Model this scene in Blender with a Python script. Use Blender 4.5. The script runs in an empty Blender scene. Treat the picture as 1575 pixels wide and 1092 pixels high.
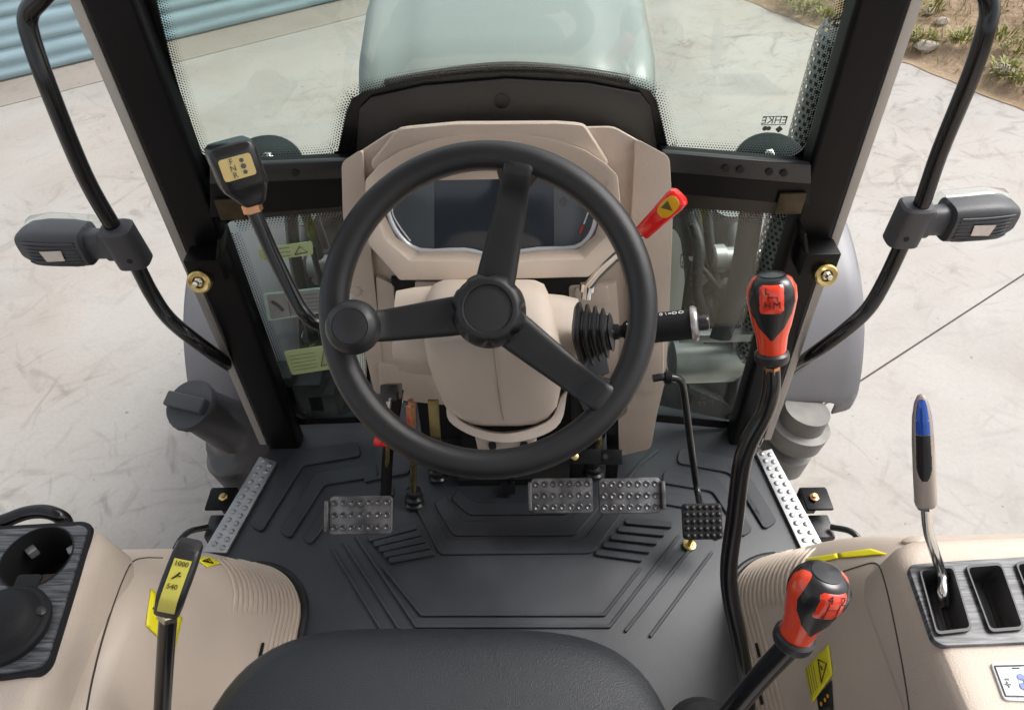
import bpy, bmesh, math, random
from mathutils import Vector, Matrix, noise
random.seed(7)
V = Vector
R_ = math.radians
sc = bpy.context.scene

# ------------------------------------------------------------------ camera
FPX, PITCH, ROLL = 1150.0, R_(45.0), R_(1.0)          # focal length in photo pixels (1575 wide)
CAM = V((0, 0, 1.35))
_f = V((0, math.cos(PITCH), -math.sin(PITCH)))
_u0 = V((0, math.sin(PITCH), math.cos(PITCH)))
_r0 = V((1, 0, 0))
CR = _r0 * math.cos(ROLL) - _u0 * math.sin(ROLL)
CU = _u0 * math.cos(ROLL) + _r0 * math.sin(ROLL)
cd = bpy.data.cameras.new('camera')
cd.sensor_width = 36; cd.lens = 36 * FPX / 1575; cd.clip_start = 0.02; cd.clip_end = 500
cam = bpy.data.objects.new('camera', cd); sc.collection.objects.link(cam)
M3 = Matrix((CR, CU, -_f)).transposed()
cam.matrix_world = Matrix.Translation(CAM) @ M3.to_4x4()
sc.camera = cam

# ------------------------------------------------------------------ world, sun, exposure
SUN_EL, SUN_AZ = R_(50), R_(70)                     # azimuth: from +y towards +x
w = bpy.data.worlds.new('World'); sc.world = w; w.use_nodes = True
nt = w.node_tree; nt.nodes.clear()
sky = nt.nodes.new('ShaderNodeTexSky'); sky.sky_type = 'NISHITA'; sky.sun_disc = False
sky.sun_elevation = SUN_EL; sky.sun_rotation = SUN_AZ
sky.air_density = 1.0; sky.dust_density = 4.0; sky.ozone_density = 1.0
hs = nt.nodes.new('ShaderNodeHueSaturation'); hs.inputs['Saturation'].default_value = 0.22
bg = nt.nodes.new('ShaderNodeBackground'); bg.inputs['Strength'].default_value = 0.13
wo = nt.nodes.new('ShaderNodeOutputWorld')
nt.links.new(sky.outputs[0], hs.inputs['Color']); nt.links.new(hs.outputs[0], bg.inputs['Color'])
nt.links.new(bg.outputs[0], wo.inputs['Surface'])
sl = bpy.data.lights.new('sun', 'SUN'); sl.energy = 1.3; sl.angle = R_(28); sl.color = (1, .965, .91)
so = bpy.data.objects.new('sun', sl); sc.collection.objects.link(so)
sd = V((math.sin(SUN_AZ) * math.cos(SUN_EL), math.cos(SUN_AZ) * math.cos(SUN_EL), math.sin(SUN_EL)))
so.rotation_euler = sd.to_track_quat('Z', 'Y').to_euler(); so.location = sd * 20
sc.view_settings.view_transform = 'Standard'; sc.view_settings.look = 'None'
sc.view_settings.gamma = 1; sc.view_settings.use_curve_mapping = False
sc.view_settings.exposure = 1.0
sc.cycles.max_bounces = 8; sc.cycles.transparent_max_bounces = 16

# ------------------------------------------------------------------ pixel -> place helpers
def ray(px, py):
    return _f + CR * ((px - 787.5) / FPX) + CU * ((546 - py) / FPX)
def at(px, py, t): return CAM + ray(px, py) * t
def atz(px, py, z): d = ray(px, py); return CAM + d * ((z - CAM.z) / d.z)
def aty(px, py, y): d = ray(px, py); return CAM + d * ((y - CAM.y) / d.y)
def atx(px, py, x): d = ray(px, py); return CAM + d * ((x - CAM.x) / d.x)
def atp(px, py, p, n): d = ray(px, py); return CAM + d * ((p - CAM).dot(n) / d.dot(n))

# ------------------------------------------------------------------ materials
MATS = {}
def mat(name, col, rough=.5, metal=0., bump=0., bscale=200., var=0., vscale=5., coat=0., spec=.5, col2=None, stretch=None, detail=3.):
    if name in MATS: return MATS[name]
    m = bpy.data.materials.new(name); m.use_nodes = True
    t = m.node_tree; b = t.nodes['Principled BSDF']
    b.inputs['Base Color'].default_value = (*col, 1); b.inputs['Roughness'].default_value = rough
    b.inputs['Metallic'].default_value = metal; b.inputs['Coat Weight'].default_value = coat
    b.inputs['Coat Roughness'].default_value = .08
    b.inputs['Specular IOR Level'].default_value = spec
    tc = t.nodes.new('ShaderNodeTexCoord'); mp = t.nodes.new('ShaderNodeMapping')
    t.links.new(tc.outputs['Object'], mp.inputs['Vector'])
    if stretch: mp.inputs['Scale'].default_value = stretch
    if var or col2:
        n = t.nodes.new('ShaderNodeTexNoise'); n.inputs['Scale'].default_value = vscale; n.inputs['Detail'].default_value = detail
        t.links.new(mp.outputs[0], n.inputs['Vector'])
        r = t.nodes.new('ShaderNodeValToRGB')
        c2 = col2 or tuple(c * (1 - var) for c in col)
        r.color_ramp.elements[0].position = .35; r.color_ramp.elements[0].color = (*c2, 1)
        r.color_ramp.elements[1].position = .65; r.color_ramp.elements[1].color = (*col, 1)
        t.links.new(n.outputs['Fac'], r.inputs[0]); t.links.new(r.outputs[0], b.inputs['Base Color'])
        mr = t.nodes.new('ShaderNodeMapRange'); mr.inputs['To Min'].default_value = max(.02, rough - .08); mr.inputs['To Max'].default_value = min(1, rough + .1)
        t.links.new(n.outputs['Fac'], mr.inputs[0]); t.links.new(mr.outputs[0], b.inputs['Roughness'])
    if bump:
        n2 = t.nodes.new('ShaderNodeTexNoise'); n2.inputs['Scale'].default_value = bscale; n2.inputs['Detail'].default_value = 2
        t.links.new(tc.outputs['Object'], n2.inputs['Vector'])
        bp = t.nodes.new('ShaderNodeBump'); bp.inputs['Strength'].default_value = bump; bp.inputs['Distance'].default_value = .002
        t.links.new(n2.outputs['Fac'], bp.inputs['Height']); t.links.new(bp.outputs[0], b.inputs['Normal'])
    MATS[name] = m
    return m

BEIGE = mat('beige plastic', (.60, .505, .425), .5, bump=.45, bscale=600, var=.12, vscale=5, detail=6)
BEIGE2 = mat('beige plastic smooth', (.60, .505, .425), .40, bump=.15, bscale=700, var=.10, vscale=5, detail=6)
LEATHER = mat('black grained soft plastic', (.010, .0103, .012), .36, bump=.22, bscale=1500, var=.2, vscale=8)
SEATM = mat('black vinyl', (.018, .021, .026), .42, bump=.5, bscale=700, var=.25, vscale=4)
PLAST = mat('black plastic', (.018, .018, .02), .38, bump=.12, bscale=300)
PLASTS = mat('black smooth plastic', (.016, .016, .018), .25)
GREYPL = mat('dark grey plastic', (.05, .051, .058), .5, bump=.2, bscale=300, var=.1, vscale=9)
PAINT = mat('black gloss paint', (.005, .005, .006), .34, spec=.18, var=.3, vscale=6, bump=.03, bscale=60)
TUBEM = mat('black tube paint', (.007, .007, .008), .24, coat=.25, spec=.4)
MATM = mat('floor mat rubber', (.044, .048, .057), .38, bump=.2, bscale=700, col2=(.022, .025, .031), vscale=4.5, detail=8)
ALU = mat('aluminium', (.46, .47, .48), .5, metal=1, var=.2, vscale=30, bump=.08, bscale=150)
CHROME = mat('chrome', (.72, .72, .70), .16, metal=1)
ZINC = mat('yellow zinc', (.75, .58, .25), .3, metal=1, var=.35, vscale=60)
BRASSN = mat('copper nut', (.68, .36, .2), .3, metal=1, var=.2, vscale=60)
TRIM = mat('pillar edge reflection', (.50, .47, .435), .35, metal=.2, var=.35, vscale=4, stretch=(1, 1, .6))  # grey-tan puts the ground's reflection on black gloss into the colour
HOODM = mat('grey hood paint', (.235, .262, .258), .36, coat=.15, var=.05, vscale=2)
GUARD = mat('grey mudguard plastic', (.19, .19, .205), .42, bump=.1, bscale=150, var=.08, vscale=3)
TANK = mat('dark grey tank', (.052, .051, .056), .42, bump=.1, bscale=120, var=.15, vscale=5)
STEEL = mat('grey steel', (.36, .37, .36), .35, metal=.6, var=.25, vscale=12)
DRUMM = mat('weathered grey metal', (.22, .21, .20), .55, metal=.2, var=.35, vscale=14)
TYRE = mat('tyre rubber', (.028, .028, .028), .75, bump=.2, bscale=80, var=.2)
RIMM = mat('wheel rim', (.72, .70, .66), .4, var=.1)
CAVITY = mat('dark cavity', (.008, .008, .008), .8)  # near-black that paints shade into hollows; also colours small screws
RED = mat('red gloss plastic', (.80, .012, .01), .2, coat=.5)
ORANGE = mat('orange red gloss plastic', (.72, .055, .018), .2, coat=.5, bump=.05, bscale=40)
REDLAB = mat('red label', (.80, .05, .02), .12, coat=.7)
YEL = mat('yellow sticker', (.90, .80, .02), .35, coat=.2)
YELDISC = mat('amber disc', (.80, .42, .01), .3)
GOLD = mat('gold label', (.72, .55, .22), .35)
LIME = mat('yellow label', (.66, .60, .10), .3, coat=.3)
INK = mat('black ink', (.012, .012, .012), .4)
GREYINK = mat('grey print', (.10, .10, .09), .5)
WHITEINK = mat('white print', (.75, .75, .75), .4)
BLUE = mat('blue gloss plastic', (.01, .08, .42), .15, coat=.6)
BLUEINK = mat('blue print', (.03, .10, .5), .4)
TAUPE = mat('taupe handle', (.34, .29, .25), .4, coat=.3)
STICKG = mat('green sticker', (.55, .66, .33), .5, var=.1, vscale=40)
STICKW = mat('grey white sticker', (.30, .31, .30), .5, var=.1, vscale=40)
STICKE = mat('sticker border', (.45, .62, .52), .5)
LABW = mat('cream paper label', (.68, .61, .55), .6, var=.1, vscale=60)
DECALW = mat('silver white decal', (.62, .66, .68), .4)
SCREEN = mat('instrument glass', (.030, .038, .050), .09, coat=.0, spec=.5)
SCREEN2 = mat('instrument side glass', (.085, .10, .115), .14, spec=.5)
SILVER = mat('silver trim', (.72, .76, .80), .3, metal=.2)
DKTRIM = mat('dark trim', (.10, .105, .11), .3)
FRIT = mat('black ceramic frit', (.008, .008, .008), .25)
DASHPAD = mat('dash shroud', (.03, .027, .026), .4, bump=.1, bscale=200, var=.1)
SHUT = mat('blue grey shutter', (.29, .41, .46), .45, metal=.0, var=.14, vscale=3, stretch=(1, 1, 6))
LEAF = mat('weed leaf', (.26, .26, .06), .6, var=.35, vscale=6)
DRYG = mat('dry grass', (.42, .34, .18), .8, var=.3, vscale=8)
STONE = mat('pale stone', (.40, .345, .29), .85, var=.3, vscale=9, bump=.4, bscale=30)

def glass_mat(name, tint, refl=1.0):
    m = bpy.data.materials.new(name); m.use_nodes = True; t = m.node_tree; t.nodes.clear()
    o = t.nodes.new('ShaderNodeOutputMaterial'); mx = t.nodes.new('ShaderNodeMixShader')
    tr = t.nodes.new('ShaderNodeBsdfTransparent'); tr.inputs['Color'].default_value = (*tint, 1)
    g = t.nodes.new('ShaderNodeBsdfGlossy'); g.inputs['Roughness'].default_value = .01
    g.inputs['Color'].default_value = (refl, refl, refl, 1)
    fr = t.nodes.new('ShaderNodeFresnel')
    ge = t.nodes.new('ShaderNodeNewGeometry'); mr = t.nodes.new('ShaderNodeMapRange')          # same reflectance on both faces of the sheet
    mr.inputs['To Min'].default_value = 1.5; mr.inputs['To Max'].default_value = 1 / 1.5
    t.links.new(ge.outputs['Backfacing'], mr.inputs['Value']); t.links.new(mr.outputs[0], fr.inputs['IOR'])
    t.links.new(fr.outputs[0], mx.inputs[0]); t.links.new(tr.outputs[0], mx.inputs[1]); t.links.new(g.outputs[0], mx.inputs[2])
    t.links.new(mx.outputs[0], o.inputs['Surface'])
    return m
GLASS = glass_mat('tinted cab glass', (.915, .962, .93))
LENS = glass_mat('clear lens', (.93, .95, .94))

def wood_mat():
    m = bpy.data.materials.new('grey wood grain'); m.use_nodes = True; t = m.node_tree; b = t.nodes['Principled BSDF']
    tc = t.nodes.new('ShaderNodeTexCoord'); mp = t.nodes.new('ShaderNodeMapping'); mp.inputs['Scale'].default_value = (14, 200, 14)
    mp.inputs['Rotation'].default_value = (0, 0, R_(6))
    n = t.nodes.new('ShaderNodeTexNoise'); n.inputs['Scale'].default_value = 1.6; n.inputs['Detail'].default_value = 7; n.inputs['Distortion'].default_value = .6
    r = t.nodes.new('ShaderNodeValToRGB'); e = r.color_ramp.elements
    e[0].position = .36; e[0].color = (.02, .021, .024, 1); e[1].position = .66; e[1].color = (.16, .165, .18, 1)
    t.links.new(tc.outputs['Object'], mp.inputs[0]); t.links.new(mp.outputs[0], n.inputs['Vector'])
    t.links.new(n.outputs['Fac'], r.inputs[0]); t.links.new(r.outputs[0], b.inputs['Base Color'])
    b.inputs['Roughness'].default_value = .42
    return m
WOOD = wood_mat()
STRUT = mat('strut enamel', (.02, .023, .025), .5, spec=.3)
MATTE = mat('matt black plastic', (.014, .014, .016), .6, spec=.25, bump=.1, bscale=400)

def concrete_mat(name, tone, scuff=1.0):
    m = bpy.data.materials.new(name); m.use_nodes = True; t = m.node_tree; b = t.nodes['Principled BSDF']
    tc = t.nodes.new('ShaderNodeTexCoord')
    def nz(scale, detail, sx=1, sy=1, rot=0, dist=0.):
        mp = t.nodes.new('ShaderNodeMapping'); mp.vector_type = 'TEXTURE'; mp.inputs['Scale'].default_value = (1 / sx, 1 / sy, 1); mp.inputs['Rotation'].default_value = (0, 0, R_(rot))
        n = t.nodes.new('ShaderNodeTexNoise'); n.inputs['Scale'].default_value = scale; n.inputs['Detail'].default_value = detail
        n.inputs['Distortion'].default_value = dist
        t.links.new(tc.outputs['Object'], mp.inputs[0]); t.links.new(mp.outputs[0], n.inputs['Vector'])
        return n.outputs['Fac']
    def ramp(fac, stops):
        r = t.nodes.new('ShaderNodeValToRGB'); els = r.color_ramp.elements
        while len(els) < len(stops): els.new(.5)
        for el, (p, c) in zip(els, stops): el.position = p; el.color = (*c, 1) if len(c) == 3 else c
        t.links.new(fac, r.inputs[0]); return r.outputs[0]
    def mul(a, bb, f=1.):
        mx = t.nodes.new('ShaderNodeMix'); mx.data_type = 'RGBA'; mx.blend_type = 'MULTIPLY'; mx.inputs[0].default_value = f
        t.links.new(a, mx.inputs[6]); t.links.new(bb, mx.inputs[7]); return mx.outputs[2]
    base = ramp(nz(.7, 8, dist=.3), [(.3, tuple(c * .88 for c in tone)), (.55, tone), (.75, tuple(min(1, c * 1.05) for c in tone))])
    warm = ramp(nz(1.6, 6, dist=.4), [(.35, (.93, .89, .85)), (.6, (1, 1, 1))])
    c = mul(base, warm, .8)
    patch = ramp(nz(.55, 3, dist=.5), [(.42, (0, 0, 0)), (.60, (1, 1, 1))])       # where traffic has marked the slab
    def mulp(a, bb, f):
        mx = t.nodes.new('ShaderNodeMix'); mx.data_type = 'RGBA'; mx.blend_type = 'MULTIPLY'
        mt_ = t.nodes.new('ShaderNodeMath'); mt_.operation = 'MULTIPLY_ADD'; mt_.inputs[1].default_value = f * .85; mt_.inputs[2].default_value = f * .15
        t.links.new(patch, mt_.inputs[0]); t.links.new(mt_.outputs[0], mx.inputs[0])
        t.links.new(a, mx.inputs[6]); t.links.new(bb, mx.inputs[7]); return mx.outputs[2]
    for rot, sy, sc_, lo in ((18, 3.2, 2.6, .575), (-40, 3.6, 3.2, .59), (72, 3.0, 2.9, .58), (44, 4, 4.2, .60), (-66, 4, 4.8, .60), (5, 3.4, 2.2, .585)):
        s = ramp(nz(sc_, 5, 1, sy, rot, .9), [(lo, (1, 1, 1)), (lo + .05, (.88, .87, .86)), (lo + .14, (.52, .515, .515))])
        c = mulp(c, s, .62 * scuff)
    sm = ramp(nz(1.1, 7, 1, 1.6, 30, .6), [(.50, (1, 1, 1)), (.66, (.90, .893, .885)), (.8, (.80, .79, .78))]); c = mul(c, sm, .9 * scuff)
    sp = ramp(nz(26, 4), [(.24, (.45, .43, .42)), (.29, (1, 1, 1))])
    c = mul(c, sp, .8)
    fine = ramp(nz(60, 5), [(.3, (.93, .93, .93)), (.7, (1, 1, 1))]); c = mul(c, fine)
    t.links.new(c, b.inputs['Base Color']); b.inputs['Roughness'].default_value = .62
    bp = t.nodes.new('ShaderNodeBump'); bp.inputs['Strength'].default_value = .25; bp.inputs['Distance'].default_value = .004
    t.links.new(nz(45, 6), bp.inputs['Height']); t.links.new(bp.outputs[0], b.inputs['Normal'])
    return m
CONC = concrete_mat('yard concrete', (.385, .364, .341))
CONC2 = concrete_mat('ledge concrete', (.32, .285, .25), .5)

def dirt_mat():
    m = bpy.data.materials.new('brown dirt'); m.use_nodes = True; t = m.node_tree; b = t.nodes['Principled BSDF']
    tc = t.nodes.new('ShaderNodeTexCoord'); n = t.nodes.new('ShaderNodeTexNoise'); n.inputs['Scale'].default_value = 2.2; n.inputs['Detail'].default_value = 12
    n.inputs['Roughness'].default_value = .7
    r = t.nodes.new('ShaderNodeValToRGB'); e = r.color_ramp.elements
    e[0].position = .3; e[0].color = (.20, .13, .075, 1); e[1].position = .7; e[1].color = (.42, .31, .21, 1)
    n2 = t.nodes.new('ShaderNodeTexNoise'); n2.inputs['Scale'].default_value = 1.1; n2.inputs['Detail'].default_value = 5
    r2 = t.nodes.new('ShaderNodeValToRGB'); r2.color_ramp.elements[0].position = .52; r2.color_ramp.elements[1].position = .68
    mx = t.nodes.new('ShaderNodeMix'); mx.data_type = 'RGBA'; mx.inputs[7].default_value = (.20, .18, .075, 1)
    for nn in (n, n2): t.links.new(tc.outputs['Object'], nn.inputs['Vector'])
    t.links.new(n.outputs['Fac'], r.inputs[0]); t.links.new(n2.outputs['Fac'], r2.inputs[0])
    t.links.new(r2.outputs[0], mx.inputs[0]); t.links.new(r.outputs[0], mx.inputs[6]); t.links.new(mx.outputs[2], b.inputs['Base Color'])
    b.inputs['Roughness'].default_value = .95
    bp = t.nodes.new('ShaderNodeBump'); bp.inputs['Strength'].default_value = .8; bp.inputs['Distance'].default_value = .04
    n3 = t.nodes.new('ShaderNodeTexNoise'); n3.inputs['Scale'].default_value = 14; n3.inputs['Detail'].default_value = 8
    t.links.new(tc.outputs['Object'], n3.inputs['Vector'])
    t.links.new(n3.outputs['Fac'], bp.inputs['Height']); t.links.new(bp.outputs[0], b.inputs['Normal'])
    return m
DIRT = dirt_mat()

# ------------------------------------------------------------------ building helpers
COL = sc.collection
def ob(name, data, m=None, parent=None, M=None):
    o = bpy.data.objects.new(name, data); COL.objects.link(o)
    if m is not None and hasattr(data, 'materials') and len(data.materials) == 0: data.materials.append(m)
    if M is not None: o.matrix_basis = M
    if parent is not None:
        o.parent = parent
        if parent.type == 'EMPTY': o.matrix_parent_inverse = Matrix.Translation(-parent.location)
    return o
def finish(bm, name, m, parent=None, bev=0., seg=2, ang=34, smooth=True):
    bmesh.ops.remove_doubles(bm, verts=bm.verts, dist=1e-6)
    bmesh.ops.recalc_face_normals(bm, faces=bm.faces)
    if bev > 0:
        es = [e for e in bm.edges if len(e.link_faces) == 2 and e.calc_face_angle(0) > R_(28)]
        if es: bmesh.ops.bevel(bm, geom=es, offset=bev, segments=seg, profile=.6, affect='EDGES', clamp_overlap=True)
    me = bpy.data.meshes.new(name); bm.to_mesh(me); bm.free()
    if smooth:
        me.polygons.foreach_set('use_smooth', [True] * len(me.polygons))
        me.set_sharp_from_angle(angle=R_(ang))
    return ob(name, me, m, parent)
def thing(name, label, cat, loc, group=None):
    o = bpy.data.objects.new(name, None); COL.objects.link(o); o.location = loc; o.empty_display_size = .05
    o['label'] = label; o['category'] = cat
    if group: o['group'] = group
    return o
def tag(o, label, cat, group=None):
    o['label'] = label; o['category'] = cat
    if group: o['group'] = group
    return o
def roundpoly(pts, r, seg=4):
    out = []; n = len(pts)
    for i in range(n):
        p0, p, p1 = V(pts[i - 1]), V(pts[i]), V(pts[(i + 1) % n])
        a, b = p0 - p, p1 - p
        k = min(r, a.length * .45, b.length * .45)
        if k < 1e-5: out.append(p); continue
        A, B = p + a.normalized() * k, p + b.normalized() * k
        for j in range(seg + 1):
            s = j / seg
            out.append(A * (1 - s) ** 2 + p * 2 * s * (1 - s) + B * s * s)
    return out
def prism(name, pts, off, m, parent=None, bev=.002, seg=2, ang=34):
    bm = bmesh.new()
    f = [bm.verts.new(p) for p in pts]; b = [bm.verts.new(p + off) for p in pts]
    bm.faces.new(f); bm.faces.new(b[::-1])
    n = len(pts)
    for i in range(n):
        j = (i + 1) % n
        bm.faces.new((f[i], b[i], b[j], f[j]))
    return finish(bm, name, m, parent, bev, seg, ang)
def loft(name, rings, m, parent=None, cap=(True, True), bev=0., ang=40, closed=True):
    bm = bmesh.new(); vr = [[bm.verts.new(p) for p in r] for r in rings]
    n = len(rings[0])
    for a, b in zip(vr, vr[1:]):
        for i in range(n if closed else n - 1):
            j = (i + 1) % n
            try: bm.faces.new((a[i], a[j], b[j], b[i]))
            except ValueError: pass
    if cap[0]: bm.faces.new(vr[0][::-1])
    if cap[1]: bm.faces.new(vr[-1])
    return finish(bm, name, m, parent, bev, 2, ang)
def catmull(pts, k=6):
    P = [V(p) for p in pts]; out = []
    for i in range(len(P) - 1):
        p0 = P[i - 1] if i else P[0] * 2 - P[1]; p1, p2 = P[i], P[i + 1]
        p3 = P[i + 2] if i + 2 < len(P) else P[-1] * 2 - P[-2]
        for j in range(k):
            s = j / k
            out.append(.5 * ((2 * p1) + (p2 - p0) * s + (2 * p0 - 5 * p1 + 4 * p2 - p3) * s * s + (3 * p1 - p0 - 3 * p2 + p3) * s ** 3))
    out.append(P[-1]); return out
def tube(name, pts, r, m, parent=None, n=16, smoothk=6, flat=None, caps=True):
    """swept round bar; r a number or one radius per control point; flat=(a,b) gives an elliptic/flat section"""
    P = catmull(pts, smoothk) if smoothk else [V(p) for p in pts]
    if isinstance(r, (list, tuple)):
        rr = []
        for i in range(len(pts) - 1):
            for j in range(max(1, smoothk)): s = j / max(1, smoothk); rr.append(r[i] * (1 - s) + r[i + 1] * s)
        rr.append(r[-1])
    else: rr = [r] * len(P)
    T0 = (P[1] - P[0]).normalized(); up = V((0, 0, 1)) if abs(T0.z) < .9 else V((1, 0, 0))
    N = (up - T0 * up.dot(T0)).normalized(); rings = []
    for i, p in enumerate(P):
        T = ((P[min(i + 1, len(P) - 1)] - P[max(i - 1, 0)])).normalized()
        N = (N - T * N.dot(T)).normalized(); B = T.cross(N)
        fa, fb = flat if flat else (1, 1)
        rings.append([p + N * (rr[i] * fa * math.cos(2 * math.pi * k / n)) + B * (rr[i] * fb * math.sin(2 * math.pi * k / n)) for k in range(n)])
    return loft(name, rings, m, parent, (caps, caps))
def axes(d):
    d = V(d).normalized(); h = V((0, 0, 1)) if abs(d.z) < .9 else V((1, 0, 0))
    a = h.cross(d).normalized(); return a, d.cross(a), d
def lathe(name, o, d, prof, m, parent=None, n=32, ang=40, cap=(True, True), rf=None):
    a, b, d = axes(d); o = V(o)
    rings = []
    for r, h in prof:
        ring = []
        for k in range(n):
            th = 2 * math.pi * k / n; q = rf(th, r, h) if rf else r
            ring.append(o + d * h + a * (q * math.cos(th)) + b * (q * math.sin(th)))
        rings.append(ring)
    return loft(name, rings, m, parent, cap, ang=ang)
def sring(c, a, b, e=2., n=32):
    out = []
    for k in range(n):
        t = 2 * math.pi * k / n; ct, st = math.cos(t), math.sin(t)
        out.append(V(c) + V(a) * math.copysign(abs(ct) ** (2 / e), ct) + V(b) * math.copysign(abs(st) ** (2 / e), st))
    return out
def boxo(name, c, ax, ay, az, m, parent=None, bev=.002, seg=2):
    """box from centre and three half-axis vectors"""
    c, ax, ay, az = V(c), V(ax), V(ay), V(az)
    pts = [c - ax - ay + az, c + ax - ay + az, c + ax + ay + az, c - ax + ay + az]
    return prism(name, pts, az * -2, m, parent, bev, seg)
def text(name, body, loc, xd, yd, size, m, parent, ext=.0004, align='CENTER'):
    c = bpy.data.curves.new(name, 'FONT'); c.body = body; c.size = size; c.align_x = align; c.align_y = 'CENTER'; c.extrude = ext
    c.resolution_u = 3
    x = V(xd).normalized(); z = x.cross(V(yd)).normalized(); y = z.cross(x)
    M = Matrix((x, y, z)).transposed().to_4x4(); M.translation = V(loc)
    tmp = bpy.data.objects.new('tmp', c); COL.objects.link(tmp)
    me = bpy.data.meshes.new_from_object(tmp.evaluated_get(bpy.context.evaluated_depsgraph_get())); me.name = name
    bpy.data.objects.remove(tmp); bpy.data.curves.remove(c); me.materials.clear()
    return ob(name, me, m, parent, M)
def cut(obj, cutter):
    md = obj.modifiers.new('cut', 'BOOLEAN'); md.object = cutter; md.operation = 'DIFFERENCE'; md.solver = 'EXACT'
    bpy.context.view_layer.update()
    dg = bpy.context.evaluated_depsgraph_get()
    me = bpy.data.meshes.new_from_object(obj.evaluated_get(dg)); me.name = obj.data.name
    obj.modifiers.clear(); old = obj.data; obj.data = me; bpy.data.meshes.remove(old)
    cm = cutter.data; bpy.data.objects.remove(cutter); bpy.data.meshes.remove(cm)
    me.set_sharp_from_angle(angle=R_(34))
def hit(obj, px, py):
    ok, loc, nor, _ = obj.ray_cast(CAM, ray(px, py).normalized())
    return (loc, nor) if ok else None
def decal_on(name, obj, quad, m, parent, n=8, lift=.0015, th=.001):
    """thin sticker lying on obj's surface; quad: four photo pixels"""
    q = [V((*p, 0)) for p in quad]; g = []
    for i in range(n + 1):
        row = []
        for j in range(n + 1):
            s, t = j / n, i / n
            p = (q[0] * (1 - s) + q[1] * s) * (1 - t) + (q[3] * (1 - s) + q[2] * s) * t
            h = hit(obj, p.x, p.y)
            if not h: return None
            nn = h[1] if h[1].dot(CAM - h[0]) > 0 else -h[1]
            row.append((h[0], nn))
        g.append(row)
    bm = bmesh.new()
    vt = [[bm.verts.new(l + k * lift) for l, k in r] for r in g]
    for i in range(n):
        for j in range(n): bm.faces.new((vt[i][j], vt[i + 1][j], vt[i + 1][j + 1], vt[i][j + 1]))
    o = finish(bm, name, m, parent)
    md = o.modifiers.new('thickness', 'SOLIDIFY'); md.thickness = th; md.offset = 0
    return o
def on(obj, px, py, lift=.003):
    h = hit(obj, px, py)
    nn = h[1] if h[1].dot(CAM - h[0]) > 0 else -h[1]
    return h[0] + nn * lift, nn

# =================================================================== SETTING
GZ = -1.05
A0, B0 = atz(0, 133, GZ), atz(530, -5, GZ)
E0, G0 = atz(1575, 432, GZ), atz(1325, 573, GZ)
D0, D1 = atz(1140, 0, GZ), atz(1575, 150, GZ)
ed = ((B0 - A0).normalized() + (E0 - G0).normalized()).normalized()       # along the shutter
md_ = V((-ed.y, ed.x, 0))                                                 # towards the shutter
s_sh = ((A0 + B0) / 2).dot(md_); s_ld = atz(0, 165, GZ).dot(md_); s_j = ((E0 + G0) / 2).dot(md_)
e_d = ((D0 + D1) / 2).dot(ed)
def gp(e, s, z=0.): return ed * e + md_ * s + V((0, 0, GZ + z))
# sub-base sheet far out to the horizon, then the cast slabs on it
g = prism('ground', [gp(-150, -150, -.02), gp(150, -150, -.02), gp(150, 150, -.02), gp(-150, 150, -.02)], V((0, 0, -.2)), mat('earth', (.22, .18, .13), .9, var=.3, vscale=1.2, detail=8), None, 0)
g['kind'] = 'structure'
def slab(e0, e1, s0, s1, m, dz=0.):
    return prism('slab', [gp(e0, s0, dz), gp(e1, s0, dz), gp(e1, s1, dz), gp(e0, s1, dz)], V((0, 0, -.1)), m, g, .002, 1)
slab(-14, e_d, s_j + .004, s_ld - .003, CONC)
slab(-14, e_d, s_j - 4.6, s_j - .004, CONC)
slab(-14, e_d, s_j - 12, s_j - 4.608, CONC)
slab(-14, e_d + .02, s_ld + .003, s_sh + .5, CONC2, .004)

# dirt bank beyond the slab edge
def dirt_z(e, s):
    k = max(0, e - e_d)
    p = V((e * .9, s * .9, 0))
    return .004 + min(1.2, k * .30) + .10 * noise.noise(p) * min(1, k * 3) + .05 * noise.noise(p * 3.1) * min(1, k * 3) + .02 * noise.noise(p * 9) * min(1, k * 4)
bm = bmesh.new(); NE, NS = 90, 150; gv = []
for i in range(NE + 1):
    row = []
    for j in range(NS + 1):
        e = e_d + (-.10 + 9 * (i / NE) ** 1.6); s = -14 + 24 * j / NS
        e_ = e + (.10 * noise.noise(V((s * 1.7, 3, 0))) + .05 * noise.noise(V((s * 7, 9, 0)))) * max(0, 1 - i / 9)
        row.append(bm.verts.new(gp(e_, s, dirt_z(e, s))))
    gv.append(row)
for i in range(NE):
    for j in range(NS): bm.faces.new((gv[i][j], gv[i + 1][j], gv[i + 1][j + 1], gv[i][j + 1]))
bank = finish(bm, 'dirt_bank', DIRT, None, 0, ang=180); bank['kind'] = 'structure'
# stones
def rock_mesh(seed):
    b = bmesh.new(); bmesh.ops.create_icosphere(b, subdivisions=2, radius=1)
    for v in b.verts:
        v.co *= 1 + .35 * noise.noise(v.co * 1.3 + V((seed * 7.1, 0, 0))); v.co.z *= .6
    me = bpy.data.meshes.new('stone'); b.to_mesh(me); b.free(); me.materials.append(STONE); return me
rocks = [rock_mesh(i) for i in range(5)]
for i in range(240):
    e = e_d + .12 + 4.2 * random.random() ** 1.4; s = s_sh - 7.5 + 8.5 * random.random()
    o = ob('stone', rocks[i % 5], None, bank); k = random.choice((.014, .02, .025, .03, .04, .06, .08))
    o.location = gp(e, s, dirt_z(e, s) + k * .2); o.scale = (k, k * random.uniform(.7, 1.2), k); o.rotation_euler = (0, 0, random.random() * 6)
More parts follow.
